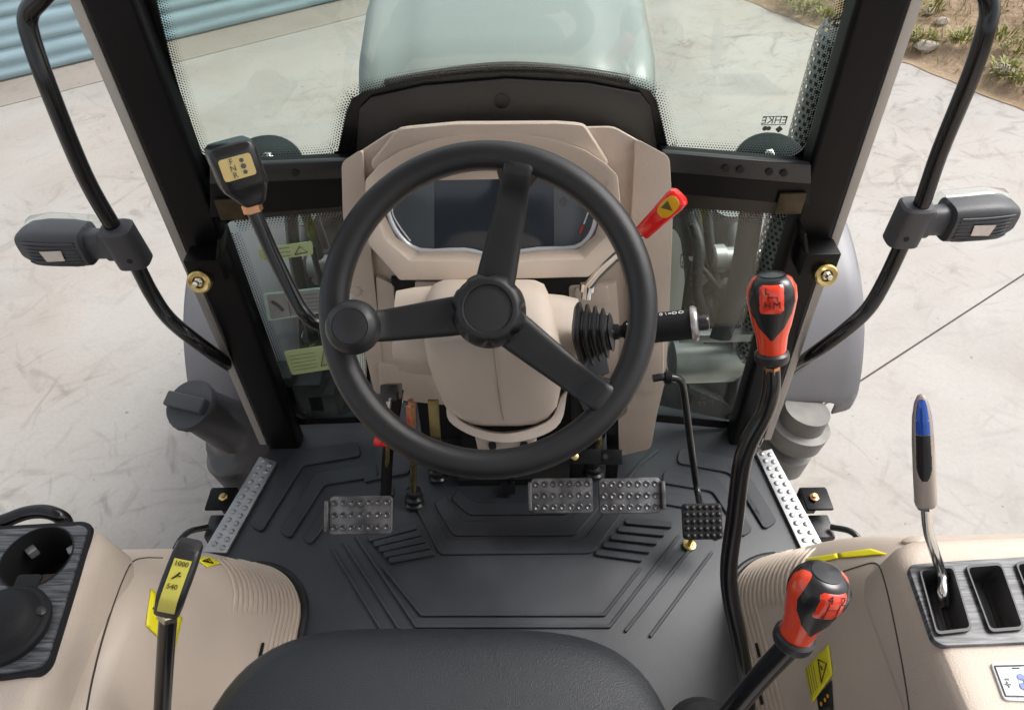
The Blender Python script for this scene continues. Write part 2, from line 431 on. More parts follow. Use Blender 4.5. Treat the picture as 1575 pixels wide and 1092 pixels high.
# weeds: leaf clumps
def weed(nl, h, spread, m, lw=.02):
    b = bmesh.new()
    for k in range(nl):
        a = random.random() * 6.28; rr = spread * random.random() ** .7
        base = V((rr * math.cos(a), rr * math.sin(a), random.random() * h * .5)); ln = h * random.uniform(.35, .8)
        dr = V((math.cos(a) * .7 + random.uniform(-.4, .4), math.sin(a) * .7 + random.uniform(-.4, .4), random.uniform(.3, 1.2))).normalized()
        sdv = dr.cross(V((0, 0, 1))).normalized() * lw * random.uniform(.5, 1.1)
        p0, p1, p2 = base, base + dr * ln * .5 + V((0, 0, ln * .08)), base + dr * ln + V((0, 0, -ln * .12))
        v = [b.verts.new(q) for q in (p0 - sdv * .2, p0 + sdv * .2, p1 + sdv, p1 - sdv, p2)]
        b.faces.new((v[0], v[1], v[2], v[3])); b.faces.new((v[3], v[2], v[4]))
    me = bpy.data.meshes.new('weed'); b.to_mesh(me); b.free(); me.materials.append(m); return me
wm = [weed(110, .20, .16, LEAF, .016), weed(80, .28, .12, LEAF, .012), weed(70, .30, .12, DRYG, .005)]
random.seed(11)
spots = [(1432, 18, 1, 'beside the pillar'), (1416, 60, 0, 'nearest the pillar'), (1478, 62, 0, 'between the pale stones'), (1546, 18, 0, 'outside the bend of the arm'), (1538, 66, 1, 'just outside the arm'), (1556, 84, 1, 'outermost beside the arm'),
         (1545, 112, 0, 'nearest the concrete edge'), (1566, 128, 1, 'at the outer concrete corner'), (1240, 16, 0, 'through the windscreen'), (1218, 6, 1, 'high in the windscreen'), (1268, 22, 0, 'beside the exhaust stack')]
for px, py, kind, where in spots:
    p = atz(px, py + 6, GZ); e, s_ = p.dot(ed), p.dot(md_)
    for _ in range(6): p = atz(px, py + 6, GZ + dirt_z(e, s_)); e, s_ = p.dot(ed), p.dot(md_)
    o = ob('weed', wm[kind]); o.location = p; o.rotation_euler = (0, 0, random.random() * 6); k = random.uniform(.45, .75); o.scale = (k, k, k)
    tag(o, 'green weed on the dirt bank ' + where, 'weed', 'green weeds on the dirt bank')
for i in range(34):
    e = e_d + .15 + 3.6 * random.random() ** 1.1; s = s_sh - 7.0 + 8.0 * random.random()
    o = ob('grass_tuft', wm[2]); o.location = gp(e, s, dirt_z(e, s) - .01); o.rotation_euler = (0, 0, random.random() * 6)
    k = random.uniform(.6, 1.25); o.scale = (k, k, k)
    tag(o, 'tuft of dry straw coloured grass growing on the dirt bank', 'grass tuft', 'dry grass tufts on the dirt bank')
# fine grass and debris cover
b = bmesh.new()
for i in range(9000):
    e = e_d + .04 + 4.5 * random.random() ** 1.3; s = s_sh - 7.5 + 8.5 * random.random()
    if noise.noise(V((e * 1.3, s * 1.3, 5))) < -.02 and random.random() < .8: continue
    p = gp(e, s, dirt_z(e, s)); a = random.random() * 6.28; h = random.uniform(.02, .12)
    sv = V((math.cos(a), math.sin(a), 0)) * .004; d = V((random.uniform(-.5, .5), random.uniform(-.5, .5), 1)) * h
    v = [b.verts.new(q) for q in (p - sv, p + sv, p + d)]; b.faces.new(v)
og = finish(b, 'grass', mat('bank grass', (.26, .27, .07), .7, col2=(.40, .33, .16), vscale=.9), None); og['kind'] = 'stuff'
tag(og, 'thin green and dry grass covering the dirt bank', 'grass')

# roller shutter: one slat after another, each a bent strip
rs = thing('roller_shutter', 'blue grey ribbed roller shutter door beyond the windscreen', 'shutter', gp(0, s_sh))
pitch = .205
prof = [(0, .0), (.012, .016), (.055, .024), (.075, .010), (.10, .010), (.118, .024), (.172, .020), (.19, .004), (.2045, .0)]
for i in range(13):
    pts0 = [gp(-9, s_sh - d, h + i * pitch + .01) for h, d in prof] + [gp(-9, s_sh + .02, .2045 + i * pitch + .01), gp(-9, s_sh + .02, i * pitch + .01)]
    prism('slat', pts0, ed * 16.0, SHUT, rs, 0, ang=50)
for e in (-9.1, 7.05):
    boxo('guide_rail', gp(e, s_sh, 1.35), ed * .05, md_ * .06, V((0, 0, 1.35)), STEEL, rs)

# =================================================================== TRACTOR OUTSIDE THE CAB
# hood: cross sections along y
def hood_ring(y, hw, zt, drop, n=40):
    out = []
    for k in range(n + 1):
        s = -1 + 2 * k / n; a = abs(s)
        if a < .62: x = s / .62 * hw * .86; z = zt - .012 * (s / .62) ** 2 - .007 * min(1, max(0, (a - .43) / .04)) + .007
        else:
            q = (a - .62) / .38; x = math.copysign(hw * (.86 + .14 * math.sin(min(1, q * 2) * math.pi / 2)), s)
            z = zt - .012 - .05 * (1 - math.cos(min(1, q * 2) * math.pi / 2)) - max(0, q - .5) * 2 * drop
        out.append(V((HX + x, y, z)))
    return out
HX = aty(779, 60, 1.5).x
hd = thing('engine_hood', 'pale grey tractor hood seen through the windscreen', 'hood', (HX, 1.9, GZ + 1.2))
zt = aty(778, 112, 1.19).z
rings = [hood_ring(1.185, .235, zt - .015, .36), hood_ring(1.20, .252, zt, .36), hood_ring(1.32, .268, zt + .006, .40), hood_ring(1.55, .285, zt + .004, .42), hood_ring(2.0, .30, zt - .02, .44),
         hood_ring(2.45, .30, zt - .07, .44), hood_ring(2.75, .28, zt - .14, .40), hood_ring(2.9, .24, zt - .26, .30)]
loft('shell', rings, HOODM, hd, (True, True), closed=False, ang=60)
tube('rubber_seal', [V((HX + x, 1.19, zt + .008 - .34 * abs(x) ** 1.6)) for x in (-.20, -.14, -.07, 0, .07, .14, .20)], .010, DASHPAD, hd, 10)

# mudguards over the front wheels
def guard(sx, label):
    x_in, x_out = .535 + sx * .02, .825 + sx * .03
    t = thing('front_mudguard', label, 'mudguard', (sx * .67, 1.6, GZ + .9), 'front mudguards')
    prof = [(1.22, -.056), (1.228, -.03), (1.265, .05), (1.33, .135), (1.42, .20), (1.54, .245), (1.64, .255), (1.70, .245), (1.73, .22)]
    P = catmull([V((0, y, z)) for y, z in prof], 4); rings = []
    for i, p in enumerate(P):
        k = min(1, i / 5); taper = .05 * (1 - k) ** 2
        ring = []
        for q, dz in ((0, -.045), (.0, -.015), (.04, -.004), (.15, .0), (.5, .004), (.85, .0), (.96, -.004), (1.0, -.015), (1.0, -.045)):
            xx = x_in + taper + (x_out - x_in - 2 * taper) * q
            ring.append(V((sx * xx, p.y, p.z + dz)))
        rings.append(ring)
    o = loft('shell', rings, GUARD, t, (False, False), closed=False, ang=50)
    md = o.modifiers.new('thickness', 'SOLIDIFY'); md.thickness = .006
    boxo('mount_arm', (sx * .60, 1.60, .08), (.02, 0, 0), (0, .03, 0), (0, 0, .16), PAINT, t)
    return t
guard(-1, 'grey plastic front mudguard beyond the pillar with the filler cap below it')
guard(1, 'grey plastic front mudguard beyond the pillar above the weathered metal drum')

# front wheels
def front_wheel(sx, label):
    c = V((sx * .70 + .02, 2.15, -.53)); t = thing('front_tractor_tyre', label, 'wheel', (c.x, c.y, GZ), 'front wheels')
    prof = [(.27, -.11), (.36, -.14), (.44, -.145), (.49, -.12), (.505, -.06), (.508, 0), (.505, .06), (.49, .12), (.44, .145), (.36, .14), (.27, .11)]
    ty = lathe('tyre', c, (1, 0, 0), prof, TYRE, t, 48, cap=(False, False))
    lathe('rim', c, (1, 0, 0), [(.05, -.05), (.18, -.06), (.24, -.10), (.275, -.112), (.275, .112), (.24, .10), (.18, .06), (.05, .05)], RIMM, t, 40)
    bb = bmesh.new()
    for k in range(18):
        a = k / 18 * 2 * math.pi
        for s2 in (-1, 1):
            a2 = a + (s2 > 0) * math.pi / 18
            rad = V((0, math.cos(a2), math.sin(a2))); tan = V((0, -math.sin(a2), math.cos(a2))); X = V((1, 0, 0))
            for q in range(3):
                pass
            p0 = c + rad * .50 + X * (s2 * .01); p1 = c + rad * .485 + X * (s2 * .145) - tan * .07
            pts = []
            for p in (p0, p1):
                for dt, dr in ((-.018, 0), (.018, 0), (.012, .032), (-.012, .032)): pts.append(bb.verts.new(p + tan * dt + rad * dr))
            for f in ((0, 1, 2, 3), (7, 6, 5, 4), (0, 4, 5, 1), (1, 5, 6, 2), (2, 6, 7, 3), (3, 7, 4, 0)): bb.faces.new([pts[i] for i in f])
    lug = finish(bb, 'tread_lugs', TYRE, ty); lug['kind'] = 'stuff'
    text('sidewall_letters', 'GR', c + V((-sx * .1455, -.18, .33)), (0, -sx * .88, .47), (0, sx * .47, .88), .07, mat('tyre print', (.10, .10, .09), .8), ty)
front_wheel(-1, 'ribbed black front tyre with pale rim under the mudguard nearest the filler cap')
front_wheel(1, 'ribbed black front tyre with pale rim seen through the lower window beside the red handle')

# engine-bay members glimpsed through the two low windows
en = thing('engine_assembly', 'black bars, hoses and grey pipes of the engine frame in front of the cab', 'engine frame', (0, 1.6, GZ + .6))
boxo('chassis_rail', (-.26, 1.9, -.35), (.05, 0, 0), (0, .8, 0), (0, 0, .12), PAINT, en, .004)
boxo('chassis_rail', (.26, 1.9, -.35), (.05, 0, 0), (0, .8, 0), (0, 0, .12), PAINT, en, .004)
boxo('engine_block', (0, 1.8, .12), (.22, 0, 0), (0, .5, 0), (0, 0, .36), mat('engine iron', (.03, .032, .034), .6, var=.4, vscale=12, bump=.5, bscale=20), en, .01)
tube('diagonal_strut', [aty(1160, 300, 1.33), aty(1140, 420, 1.28), aty(1108, 520, 1.25)], .026, STRUT, en, 8, 4, (1, .45))
tube('diagonal_strut', [aty(446, 310, 1.33), aty(455, 400, 1.28), aty(482, 520, 1.25)], .026, STRUT, en, 8, 4, (1, .45))
lathe('clamp_sleeve', aty(1093, 398, 1.42), V((1, .1, -.04)), [(.030, 0), (.034, .004), (.034, .03), (.026, .034), (.026, .06), (.036, .064), (.036, .09), (.028, .094), (.028, .15)], STEEL, en, 28)
lathe('clamp_sleeve', aty(440, 410, 1.42), V((1, 0, 0)), [(.03, 0), (.034, .005), (.034, .05), (.026, .055), (.026, .12)], STEEL, en, 28)
tube('hose', [aty(1062, 330, 1.5), aty(1075, 380, 1.42), aty(1072, 450, 1.36), aty(1095, 520, 1.32)], .014, STRUT, en, 12)
tube('hose', [aty(1085, 310, 1.5), aty(1098, 420, 1.40), aty(1120, 480, 1.34), aty(1150, 520, 1.30)], .012, STRUT, en, 12)
tube('hose', [aty(470, 330, 1.5), aty(492, 400, 1.42), aty(500, 480, 1.36), aty(470, 600, 1.28)], .012, STRUT, en, 12)
tube('cable', [aty(1064, 345, 1.45), aty(1100, 460, 1.36), aty(1080, 540, 1.30)], .006, STRUT, en, 8)
lathe('muffler', aty(1030, 556, 1.30), V((1, .02, 0)), [(.03, 0), (.052, .006), (.056, .03), (.056, .15), (.052, .172), (.03, .178)], STEEL, en, 36)
boxo('cross_plate', (aty(1100, 516, 1.27)), (.085, 0, 0), (0, .012, 0), (0, 0, .012), STEEL, en)
boxo('frame_plate', aty(1095, 455, 1.50), (.075, 0, 0), (0, .01, 0), (0, .02, .11), MATS['engine iron'], en, .004)
boxo('frame_plate', aty(1130, 470, 1.42), (.05, 0, 0), (0, .01, 0), (.02, .01, .06), STRUT, en, .004)
boxo('frame_plate', aty(492, 470, 1.48), (.05, 0, 0), (0, .01, 0), (0, .02, .16), MATS['engine iron'], en, .004)
for px, py, d in ((1078, 430, .02), (1102, 470, .016), (1120, 440, .014), (1142, 490, .018), (488, 430, .016), (500, 560, .02), (470, 520, .014)):
    lathe('bolt_head', aty(px, py, 1.43), (0, -1, .1), [(d, -.02), (d, .0), (d * .8, .006), (0, .006)], STEEL, en, 6)
for x0, y0, x1, y1 in ((1070, 400, 1130, 500), (1064, 460, 1150, 425), (1085, 505, 1145, 400), (480, 380, 505, 560), (460, 560, 512, 470)):
    tube('pipe_run', [aty(x0, y0, 1.40), aty((x0 + x1) / 2 + 8, (y0 + y1) / 2, 1.36), aty(x1, y1, 1.39)], .007, STRUT, en, 10, 5)
lathe('air_pipe', aty(462, 330, 1.62), V((.05, .1, -1)), [(.045, 0), (.045, .5)], mat('pale pipe', (.20, .21, .21), .4, var=.2), en, 24)
lathe('air_pipe', aty(1122, 318, 1.6), V((-.02, .1, -1)), [(.04, 0), (.04, .32)], MATS['pale pipe'], en, 24)
for px, py, w_ in ((470, 600, .05), (500, 615, .035), (440, 590, .03)):
    boxo('transmission_rib', aty(px, py, 1.24), (w_, 0, 0), (0, .03, 0), (0, 0, .05), MATS['engine iron'], en, .006)

# fuel tank with filler cap
cp = atz(299, 626, .12)
ax = (V((-.10, -.16, .40))).normalized()
ft = thing('fuel_tank', 'dark grey plastic tank with round screw cap beside the silver step plate', 'tank', (cp.x, cp.y, GZ + .3))
a_, b_, _ = axes(ax)
nb = cp - ax * .20
body = []
for z, w1, w2, e in ((.0, .054, .054, 2), (-.015, .056, .056, 2), (-.13, .066, .066, 2), (-.16, .078, .075, 2.1), (-.185, .105, .10, 2.4), (-.205, .13, .125, 2.8), (-.24, .145, .14, 3.2), (-.40, .135, .13, 3.4), (-.52, .12, .12, 3.4)):
    k = min(1, max(0, (-z - .13) / .12)); ctr = cp + ax * z if z > -.16 else cp + ax * -.16 + V((.035, .03, 0)) * k + V((.05, .10, -1)) * (-z - .16)
    A1 = a_ * (1 - k) + V((-1, 0, 0)) * k; B1 = b_ * (1 - k) + V((0, -1, 0)) * k
    if A1.dot(V((-1, 0, 0))) < 0: A1 = a_ * (1 - k) + V((1, 0, 0)) * k
    w1 *= .9; w2 *= .9
    body.append(sring(ctr, A1.normalized() * w1, B1.normalized() * w2 if B1.length > .1 else b_ * w2, e, 40))
loft('body', body, TANK, ft, ang=60)
cpo = lathe('cap', cp + ax * .001, ax, [(.050, 0), (.058, .002), (.059, .012), (.055, .019), (.0, .019)], GREYPL, ft, 48, cap=(True, False), rf=lambda th, r, h: r - (.0012 if r > .056 and int(th * 48 / 6.2832) % 2 else 0))
gw = CR - CU * .30; gw = (gw - ax * gw.dot(ax)).normalized(); gv_ = ax.cross(gw)
boxo('grip_bar', cp + ax * .027, gw * .050, gv_ * .017, ax * .013, GREYPL, cpo, .006, 3)

# exhaust stack with perforated heat shield beside the right pillar
ex = thing('exhaust_stack', 'dark exhaust stack with perforated heat shield beside the right pillar', 'exhaust', V((.60, 1.30, -.1)))
ec = V((.590, 1.30, 0)); er_ = .052
lathe('pipe', ec, (0, 0, 1), [(.040, -.12), (.040, .80), (.036, .815), (0, .816)], mat('exhaust steel', (.10, .10, .10), .5, metal=.5, var=.4, vscale=14), ex, 32)
bm = bmesh.new(); NH, NA = 62, 26
for i in range(NH):
    for j in range(NA):
        z0 = .05 + .79 * i / NH; dz = .79 / NH; a0 = 2 * math.pi * (j + (.5 if i % 2 else 0)) / NA; da = 2 * math.pi / NA
        def q(a, z): rr = er_ if z < .81 else er_ * math.sqrt(max(.05, 1 - ((z - .81) / .045) ** 2)); return ec + V((rr * math.cos(a), rr * math.sin(a), z))
        o4 = [bm.verts.new(q(a0 + da * u_, z0 + dz * v_)) for u_, v_ in ((0, 0), (1, 0), (1, 1), (0, 1))]
        i4 = [bm.verts.new(q(a0 + da * u_, z0 + dz * v_)) for u_, v_ in ((.22, .22), (.78, .22), (.78, .78), (.22, .78))]
        for k in range(4): bm.faces.new((o4[k], o4[(k + 1) % 4], i4[(k + 1) % 4], i4[k]))
pf = finish(bm, 'perforated_shield', mat('shield steel', (.34, .345, .34), .4, metal=.5, var=.3, vscale=10), ex); pf['kind'] = 'stuff'

# weathered metal drum by the other step and two steel step brackets
dr = atz(1222, 672, -.12)
tg = tag(lathe('metal_drum', dr + V((0, .02, -.13)), V((.12, .05, 1)), [(.02, 0), (.060, .0), (.062, .06), (.045, .07), (.045, .09), (.07, .10), (.074, .15), (.055, .155), (.055, .2), (.0, .2)], DRUMM, None, 40), 'weathered pale grey ringed metal drum below the mudguard', 'drum')
for sx, (px, py) in ((1, (1256, 768)), (-1, (340, 768))):
    c = atz(px, py, -.10)
    st = thing('step_bracket', ('black steel step bracket with copper bolt beside the right step plate' if sx > 0 else 'black steel step bracket with brass bolt below the tank'), 'bracket', c + V((0, 0, -.2)), 'step brackets')
    boxo('plate', c, (.030, 0, 0), (0, .028, 0), (0, 0, .004), PAINT, st)
    boxo('web', c + V((0, .03, -.05)), (.030, 0, 0), (0, .004, 0), (0, 0, .05), PAINT, st)
    boxo('lower_block', c + V((.005 * sx, -.05, -.06)), (.024, 0, 0), (0, .03, 0), (0, 0, .03), PLAST, st, .006)
    lathe('bolt', c + V((-.008 * sx, 0, .004)), (0, 0, 1), [(.011, 0), (.011, .007), (.006, .009), (.006, .014), (.0, .014)], BRASSN if sx > 0 else ZINC, st, 6)
    cb = [c + V((.02 * sx, -.06, -.02)), c + V((.055 * sx, -.09, 0)), c + V((.075 * sx, -.14, -.02)), c + V((.05 * sx, -.24, -.05))]
    tag(tube('cable', cb, .007, PLASTS, None, 10), 'black cable looping below the %s step plate' % ('right' if sx > 0 else 'left'), 'cable')

# =================================================================== CAB FRAME
PYL = 1.05
PLb = atz(437, 690, 0.0); PLt = aty(164, 0, PLb.y)
PRb = atz(1148, 684, 0.0); PRt = aty(1362, 0, PRb.y)
cf = thing('cab_frame', 'black painted steel cab frame of two front pillars and cross bars', 'cab frame', (0, 1.06, -.05))
def pillar(pb, pt_, sx):
    d = (pt_ - pb).normalized(); top = pb + d * 1.66; bot = pb - d * .01
    X = V((1, 0, 0)); hw = .037
    pts = lambda p: [p + V((-hw, 0, 0)), p + V((hw, 0, 0)), p + V((hw, .045, 0)), p + V((-hw, .045, 0))]
    q = pts(bot)
    bmx = bmesh.new(); b0 = [bmx.verts.new(v) for v in pts(bot)]; b1 = [bmx.verts.new(v) for v in pts(top)]
    bmx.faces.new(b0[::-1]); bmx.faces.new(b1)
    for i in range(4): bmx.faces.new((b0[i], b0[(i + 1) % 4], b1[(i + 1) % 4], b1[i]))
    po = finish(bmx, 'pillar', PAINT, cf, .010, 4)
    # outer door-seal edge; pale colour stands in for ground reflected in its gloss
    o = V((sx * (hw + .009), .004, 0)); hw2 = .0085
    f = [bot + o + V((-hw2, 0, .02)), bot + o + V((hw2, 0, .02)), bot + o + V((hw2, .04, .02)), bot + o + V((-hw2, .04, .02))]
    prism('edge_trim', f, top - bot - V((0, 0, .05)), TRIM, po, .003, 2)
    return d
dL = pillar(PLb, PLt, -1); dR = pillar(PRb, PRt, 1)
# roof over the driver, carried by the front pillars and two rear posts behind the viewer
boxo('roof', (0, .18, 1.70), (.66, 0, 0), (0, 1.0, 0), (0, 0, .05), mat('headliner', (.72, .70, .67), .8, bump=.2, bscale=300), cf, .02, 3)  # unseen; added to shade the cab, narrowed and whitened to bounce light in
for sx in (-1, 1): boxo('rear_post', (sx * .62, -.74, .70), (.035, 0, 0), (0, .035, 0), (0, 0, .955), PAINT, cf, .008)
boxo('rear_sill', (0, -.74, -.02), (.60, 0, 0), (0, .03, 0), (0, 0, .03), PAINT, cf, .004)
yb = 1.045
for sx, (x0, x1), (t0, t1), (b0, b1) in ((-1, (322, 545), (268, 259), (336, 318)), (1, (1020, 1248), (247, 266), (298, 318))):
    m4 = [aty(x0, t0, yb), aty(x1, t1, yb), aty(x1, b1, yb), aty(x0, b0, yb)]
    cbx = prism('cross_bar', m4, V((0, .05, 0)), PAINT, cf, .004, 3)
    l4 = [aty(x0, t0 - 12, yb - .008), aty(x1, t1 - 12, yb - .008), aty(x1, t1 + (16 if sx < 0 else 18), yb - .008), aty(x0, t0 + (16 if sx < 0 else 18), yb - .008)]
    lip = prism('seal_lip', l4, V((0, .012, 0)), mat('satin black', (.016, .017, .019), .3, bump=.05, bscale=60), cbx, .003, 2)
    for k in range(4 if sx > 0 else 2):
        s = (.42, .52, .72, .82)[k] if sx > 0 else (.25, .6)[k]
        p = l4[0] * (1 - s) + l4[1] * s + (l4[3] - l4[0]) * .52
        lathe('screw', p + V((0, -.001, 0)), (0, -1, 0), [(.006, 0), (.006, .002), (.0, .003)], CAVITY, cbx, 12)
    c = m4[0] * .5 + m4[3] * .5 if sx < 0 else m4[1] * .5 + m4[2] * .5
    boxo('gusset', c + V((-sx * .03, -.004, -.022)), (.022, 0, 0), (0, .003, 0), (0, 0, .02), mat('olive reflection steel', (.06, .045, .02), .35, metal=.4, var=.5, vscale=30), cbx)  # olive of a reflection put into the plate's colour
# latch brackets
for sx, px, py in ((-1, 318, 412), (1, 1258, 402)):
    pb, dd = (PLb, dL) if sx < 0 else (PRb, dR)
    c = aty(px, py, PYL - .03)
    lb = thing('door_latch', 'black angled latch bracket with brass striker on the pillar %s' % ('near the forward reverse lever' if sx < 0 else 'near the range lever'), 'latch', c, 'door latch strikers')
    w_ = .028
    pl = boxo('bracket', c + V((0, .01, .0)), (.030, 0, 0), (0, .022, 0), (0, 0, .024), PAINT, lb, .002)
    boxo('flange', c + V((-sx * .03, .012, .03)), (.003, 0, -.0), (0, .022, 0), (-sx * .012, 0, .034), PAINT, lb, .001)
    q = c + V((sx * .010, -.014, -.016))
    lathe('striker_ring', q, V((0, -1, .4)), [(.017, 0), (.020, .002), (.020, .013), (.017, .015), (.011, .013), (.010, .002)], ZINC, lb, 28)
    lathe('bolt', q, V((sx * .1, -1, .4)), [(.0085, .0), (.0085, .012), (.005, .014), (.005, .024), (.0, .025)], mat('pale zinc', (.78, .74, .6), .25, metal=1), lb, 6)

# =================================================================== GLAZING
GY = 1.100
ws = thing('windscreen', 'large green tinted windscreen with black dotted ceramic border above the dashboard', 'windscreen', aty(778, 250, GY))
inner = [(226, -60), (240, 0), (262, 90), (288, 185), (303, 228), (316, 241), (336, 247), (420, 246), (505, 241), (520, 232), (526, 205), (533, 172), (541, 152), (560, 141), (640, 124), (720, 115), (780, 112), (840, 113),
         (910, 119), (975, 131), (1000, 140), (1010, 156), (1018, 188), (1026, 222), (1034, 231), (1060, 233), (1140, 238), (1200, 242), (1222, 240), (1238, 228), (1248, 205), (1268, 130), (1292, 40), (1300, 0), (1312, -60)]
outer = [(195, -60), (207, 0), (232, 90), (262, 185), (285, 236), (300, 262), (330, 275), (420, 275), (500, 270), (530, 268), (545, 262), (555, 255), (565, 248), (580, 235), (650, 212), (720, 205), (780, 203), (840, 205),
         (905, 210), (960, 222), (985, 240), (1000, 248), (1010, 254), (1020, 260), (1030, 262), (1060, 262), (1140, 265), (1210, 268), (1245, 262), (1262, 240), (1275, 205), (1300, 130), (1324, 40), (1334, 0), (1348, -60)]
I3 = [aty(x, y, GY - .004) for x, y in inner]; O3 = [aty(x, y, GY - .004) for x, y in outer]
loft('frit_border', [O3, I3], FRIT, ws, (False, False), closed=False)
# dot fringe
b = bmesh.new()
Pp = catmull([V((x, y, 0)) for x, y in inner], 10)
acc = 0.; step = 4.2; last = Pp[0]; dots = []
for i in range(1, len(Pp)):
    seg = Pp[i] - Pp[i - 1]; L = seg.length; pos = 0.
    while acc + (L - pos) >= step:
        pos += step - acc; acc = 0.
        dots.append((Pp[i - 1] + seg * (pos / L), seg.normalized()))
    acc += L - pos
for k, (p, tn) in enumerate(dots):
    nn = V((tn.y, -tn.x, 0))
    rows = 5 if (p.x > 545 and p.x < 1000 and p.y < 180) else 6
    for rr_ in range(rows):
        q = p + nn * (.6 + rr_ * 3.7) + tn * (step / 2 if rr_ % 2 else 0)
        rad = (1.75 - rr_ * .25) * (1 if rows == 6 else .9)
        c3 = aty(q.x, q.y, GY - .004); s3 = rad / FPX * (c3.y / ray(q.x, q.y).y)
        vs = [b.verts.new(c3 + V((math.cos(a * math.pi / 3), 0, math.sin(a * math.pi / 3))) * s3) for a in range(6)]
        b.faces.new(vs)
do = finish(b, 'frit_dots', FRIT, ws); do['kind'] = 'stuff'
gq = [aty(185, -70, GY), aty(1360, -70, GY), aty(1290, 262, GY), aty(290, 268, GY)]
prism('pane', gq, V((0, .005, 0)), GLASS, ws, 0)
# maker's mark on the pane
def glass_logo(mk, parent):
    lathe('glass_mark_emblem', mk + V((-.012, 0, -.013)), (0, -1, 0), [(.0042, 0), (.0042, .0003), (0, .0003)], GREYINK, parent, 12)
    lathe('glass_mark_emblem', mk + V((-.006, 0, -.013)), (0, -1, 0), [(.0038, .0004), (.0038, .0006), (0, .0006)], GREYINK, parent, 12)
    lathe('glass_mark_emblem', mk + V((.011, 0, -.015)), (0, -1, 0), [(.0062, 0), (.0062, .0003), (0, .0003)], GREYINK, parent, 4)
    for k in range(3):
        for x0, x1 in ((-.02, -.012), (-.009, -.001), (.002, .006), (.009, .016)):
            tube('glass_mark_print', [mk + V((x0 + .002 * k, 0, -.023 - .006 * k)), mk + V((x1, 0, -.023 - .006 * k))], .0005, GREYINK, parent, 4, 0)
mk = aty(1191, 186, GY - .006)
X1, Z1 = V((1, 0, 0)), V((0, 0, 1))
text('glass_mark', 'EHKE', mk + V((0, 0, .0)), -X1, Z1, .017, GREYINK, ws, .0002)
tube('glass_mark_frame', [mk + V((.019, 0, .007)), mk + V((-.019, 0, .007)), mk + V((-.019, 0, -.007)), mk + V((.019, 0, -.007)), mk + V((.019, 0, .007))], .0007, GREYINK, ws, 5, 0)
glass_logo(mk, ws)
# dark shroud panel behind the central border, between glass and hood
sp_ = [aty(x, y, GY - .012) for x, y in ((548, 238), (553, 168), (570, 152), (650, 134), (780, 123), (905, 130), (985, 145), (1000, 165), (1012, 238))]
prism('shroud_panel', sp_, V((0, .005, 0)), DASHPAD, ws, .001)
lathe('drain_plug', aty(772, 156, GY - .013), (0, -1, 0), [(.012, 0), (.012, .001), (.008, .002), (0, .002)], FRIT, ws, 20)
# round plates bolted outside at the foot of the windscreen
for sx, px, py in ((-1, 415, 250), (1, 1180, 246)):
    c = aty(px, py, 1.20)
    pts = [c + V((.062 * math.cos(a) * (1.12 if math.cos(a) * sx > 0 else .95), 0, 0)) + V((0, .030, .038)) * math.sin(a) for a in [k * math.pi / 16 for k in range(17)]]
    pts = pts + [pts[-1] + V((.008, -.02, -.06)), pts[0] + V((-.008, -.02, -.06))]
    o = prism('lamp_bracket', pts, V((0, .008, -.006)), mat('slate painted plate', (.075, .09, .095), .35), None, .002)
    tag(o, 'dark slate rounded bracket plate outside the glass %s' % ('behind the forward reverse lever' if sx < 0 else 'below the glass maker mark'), 'bracket', 'plates outside the windscreen')
    lathe('bolt', c + V((0, -.002, .010)), V((0, -.7, .6)), [(.011, 0), (.011, .003), (.007, .005), (.007, .010), (0, .011)], CHROME, o, 6)

# low side windows
def low_window(quad, label, fw):
    t = thing('lower_window', label, 'window', aty(*quad[2], GY), 'low front windows')
    P4 = [aty(x, y, GY + .002) for x, y in quad]
    prism('pane', P4, V((0, .005, 0)), GLASS, t, 0)
    c = (P4[0] + P4[1] + P4[2] + P4[3]) / 4
    n = len(P4)
    ins = roundpoly([p + (c - p) * fw for p in P4], .02, 4)
    outp = []
    for i, p in enumerate(P4): outp += [p] * 5
    loft('frit_border', [[p + V((0, -.003, 0)) for p in outp] + [outp[0] + V((0, -.003, 0))], [p + V((0, -.003, 0)) for p in ins] + [ins[0] + V((0, -.003, 0))]], FRIT, t, (False, False), closed=False)
    bb = bmesh.new()
    for i in range(n):
        a0, a1 = ins[i * 5 + 4], ins[((i + 1) % n) * 5]
        L = (a1 - a0).length; d = (a1 - a0) / L; nr = (c - (a0 + a1) / 2); nr = (nr - d * nr.dot(d)).normalized()
        for k in range(int(L / .0056)):
            for rr_ in range(5):
                q = a0 + d * (.0056 * (k + (.5 if rr_ % 2 else 0))) + nr * (.002 + .0048 * rr_) + V((0, -.003, 0)); s3 = .0020 - .0003 * rr_
                bb.faces.new([bb.verts.new(q + V((math.cos(a * math.pi / 3), 0, math.sin(a * math.pi / 3))) * s3) for a in range(6)])
    dd = finish(bb, 'frit_dots', FRIT, t); dd['kind'] = 'stuff'
    return t
lwL = low_window([(333, 325), (560, 305), (572, 648), (455, 652)], 'low front window with green stickers between the left pillar and dashboard', .07)
lwR = low_window([(1008, 296), (1250, 312), (1140, 660), (985, 645)], 'low front window behind the red topped range lever', .085)
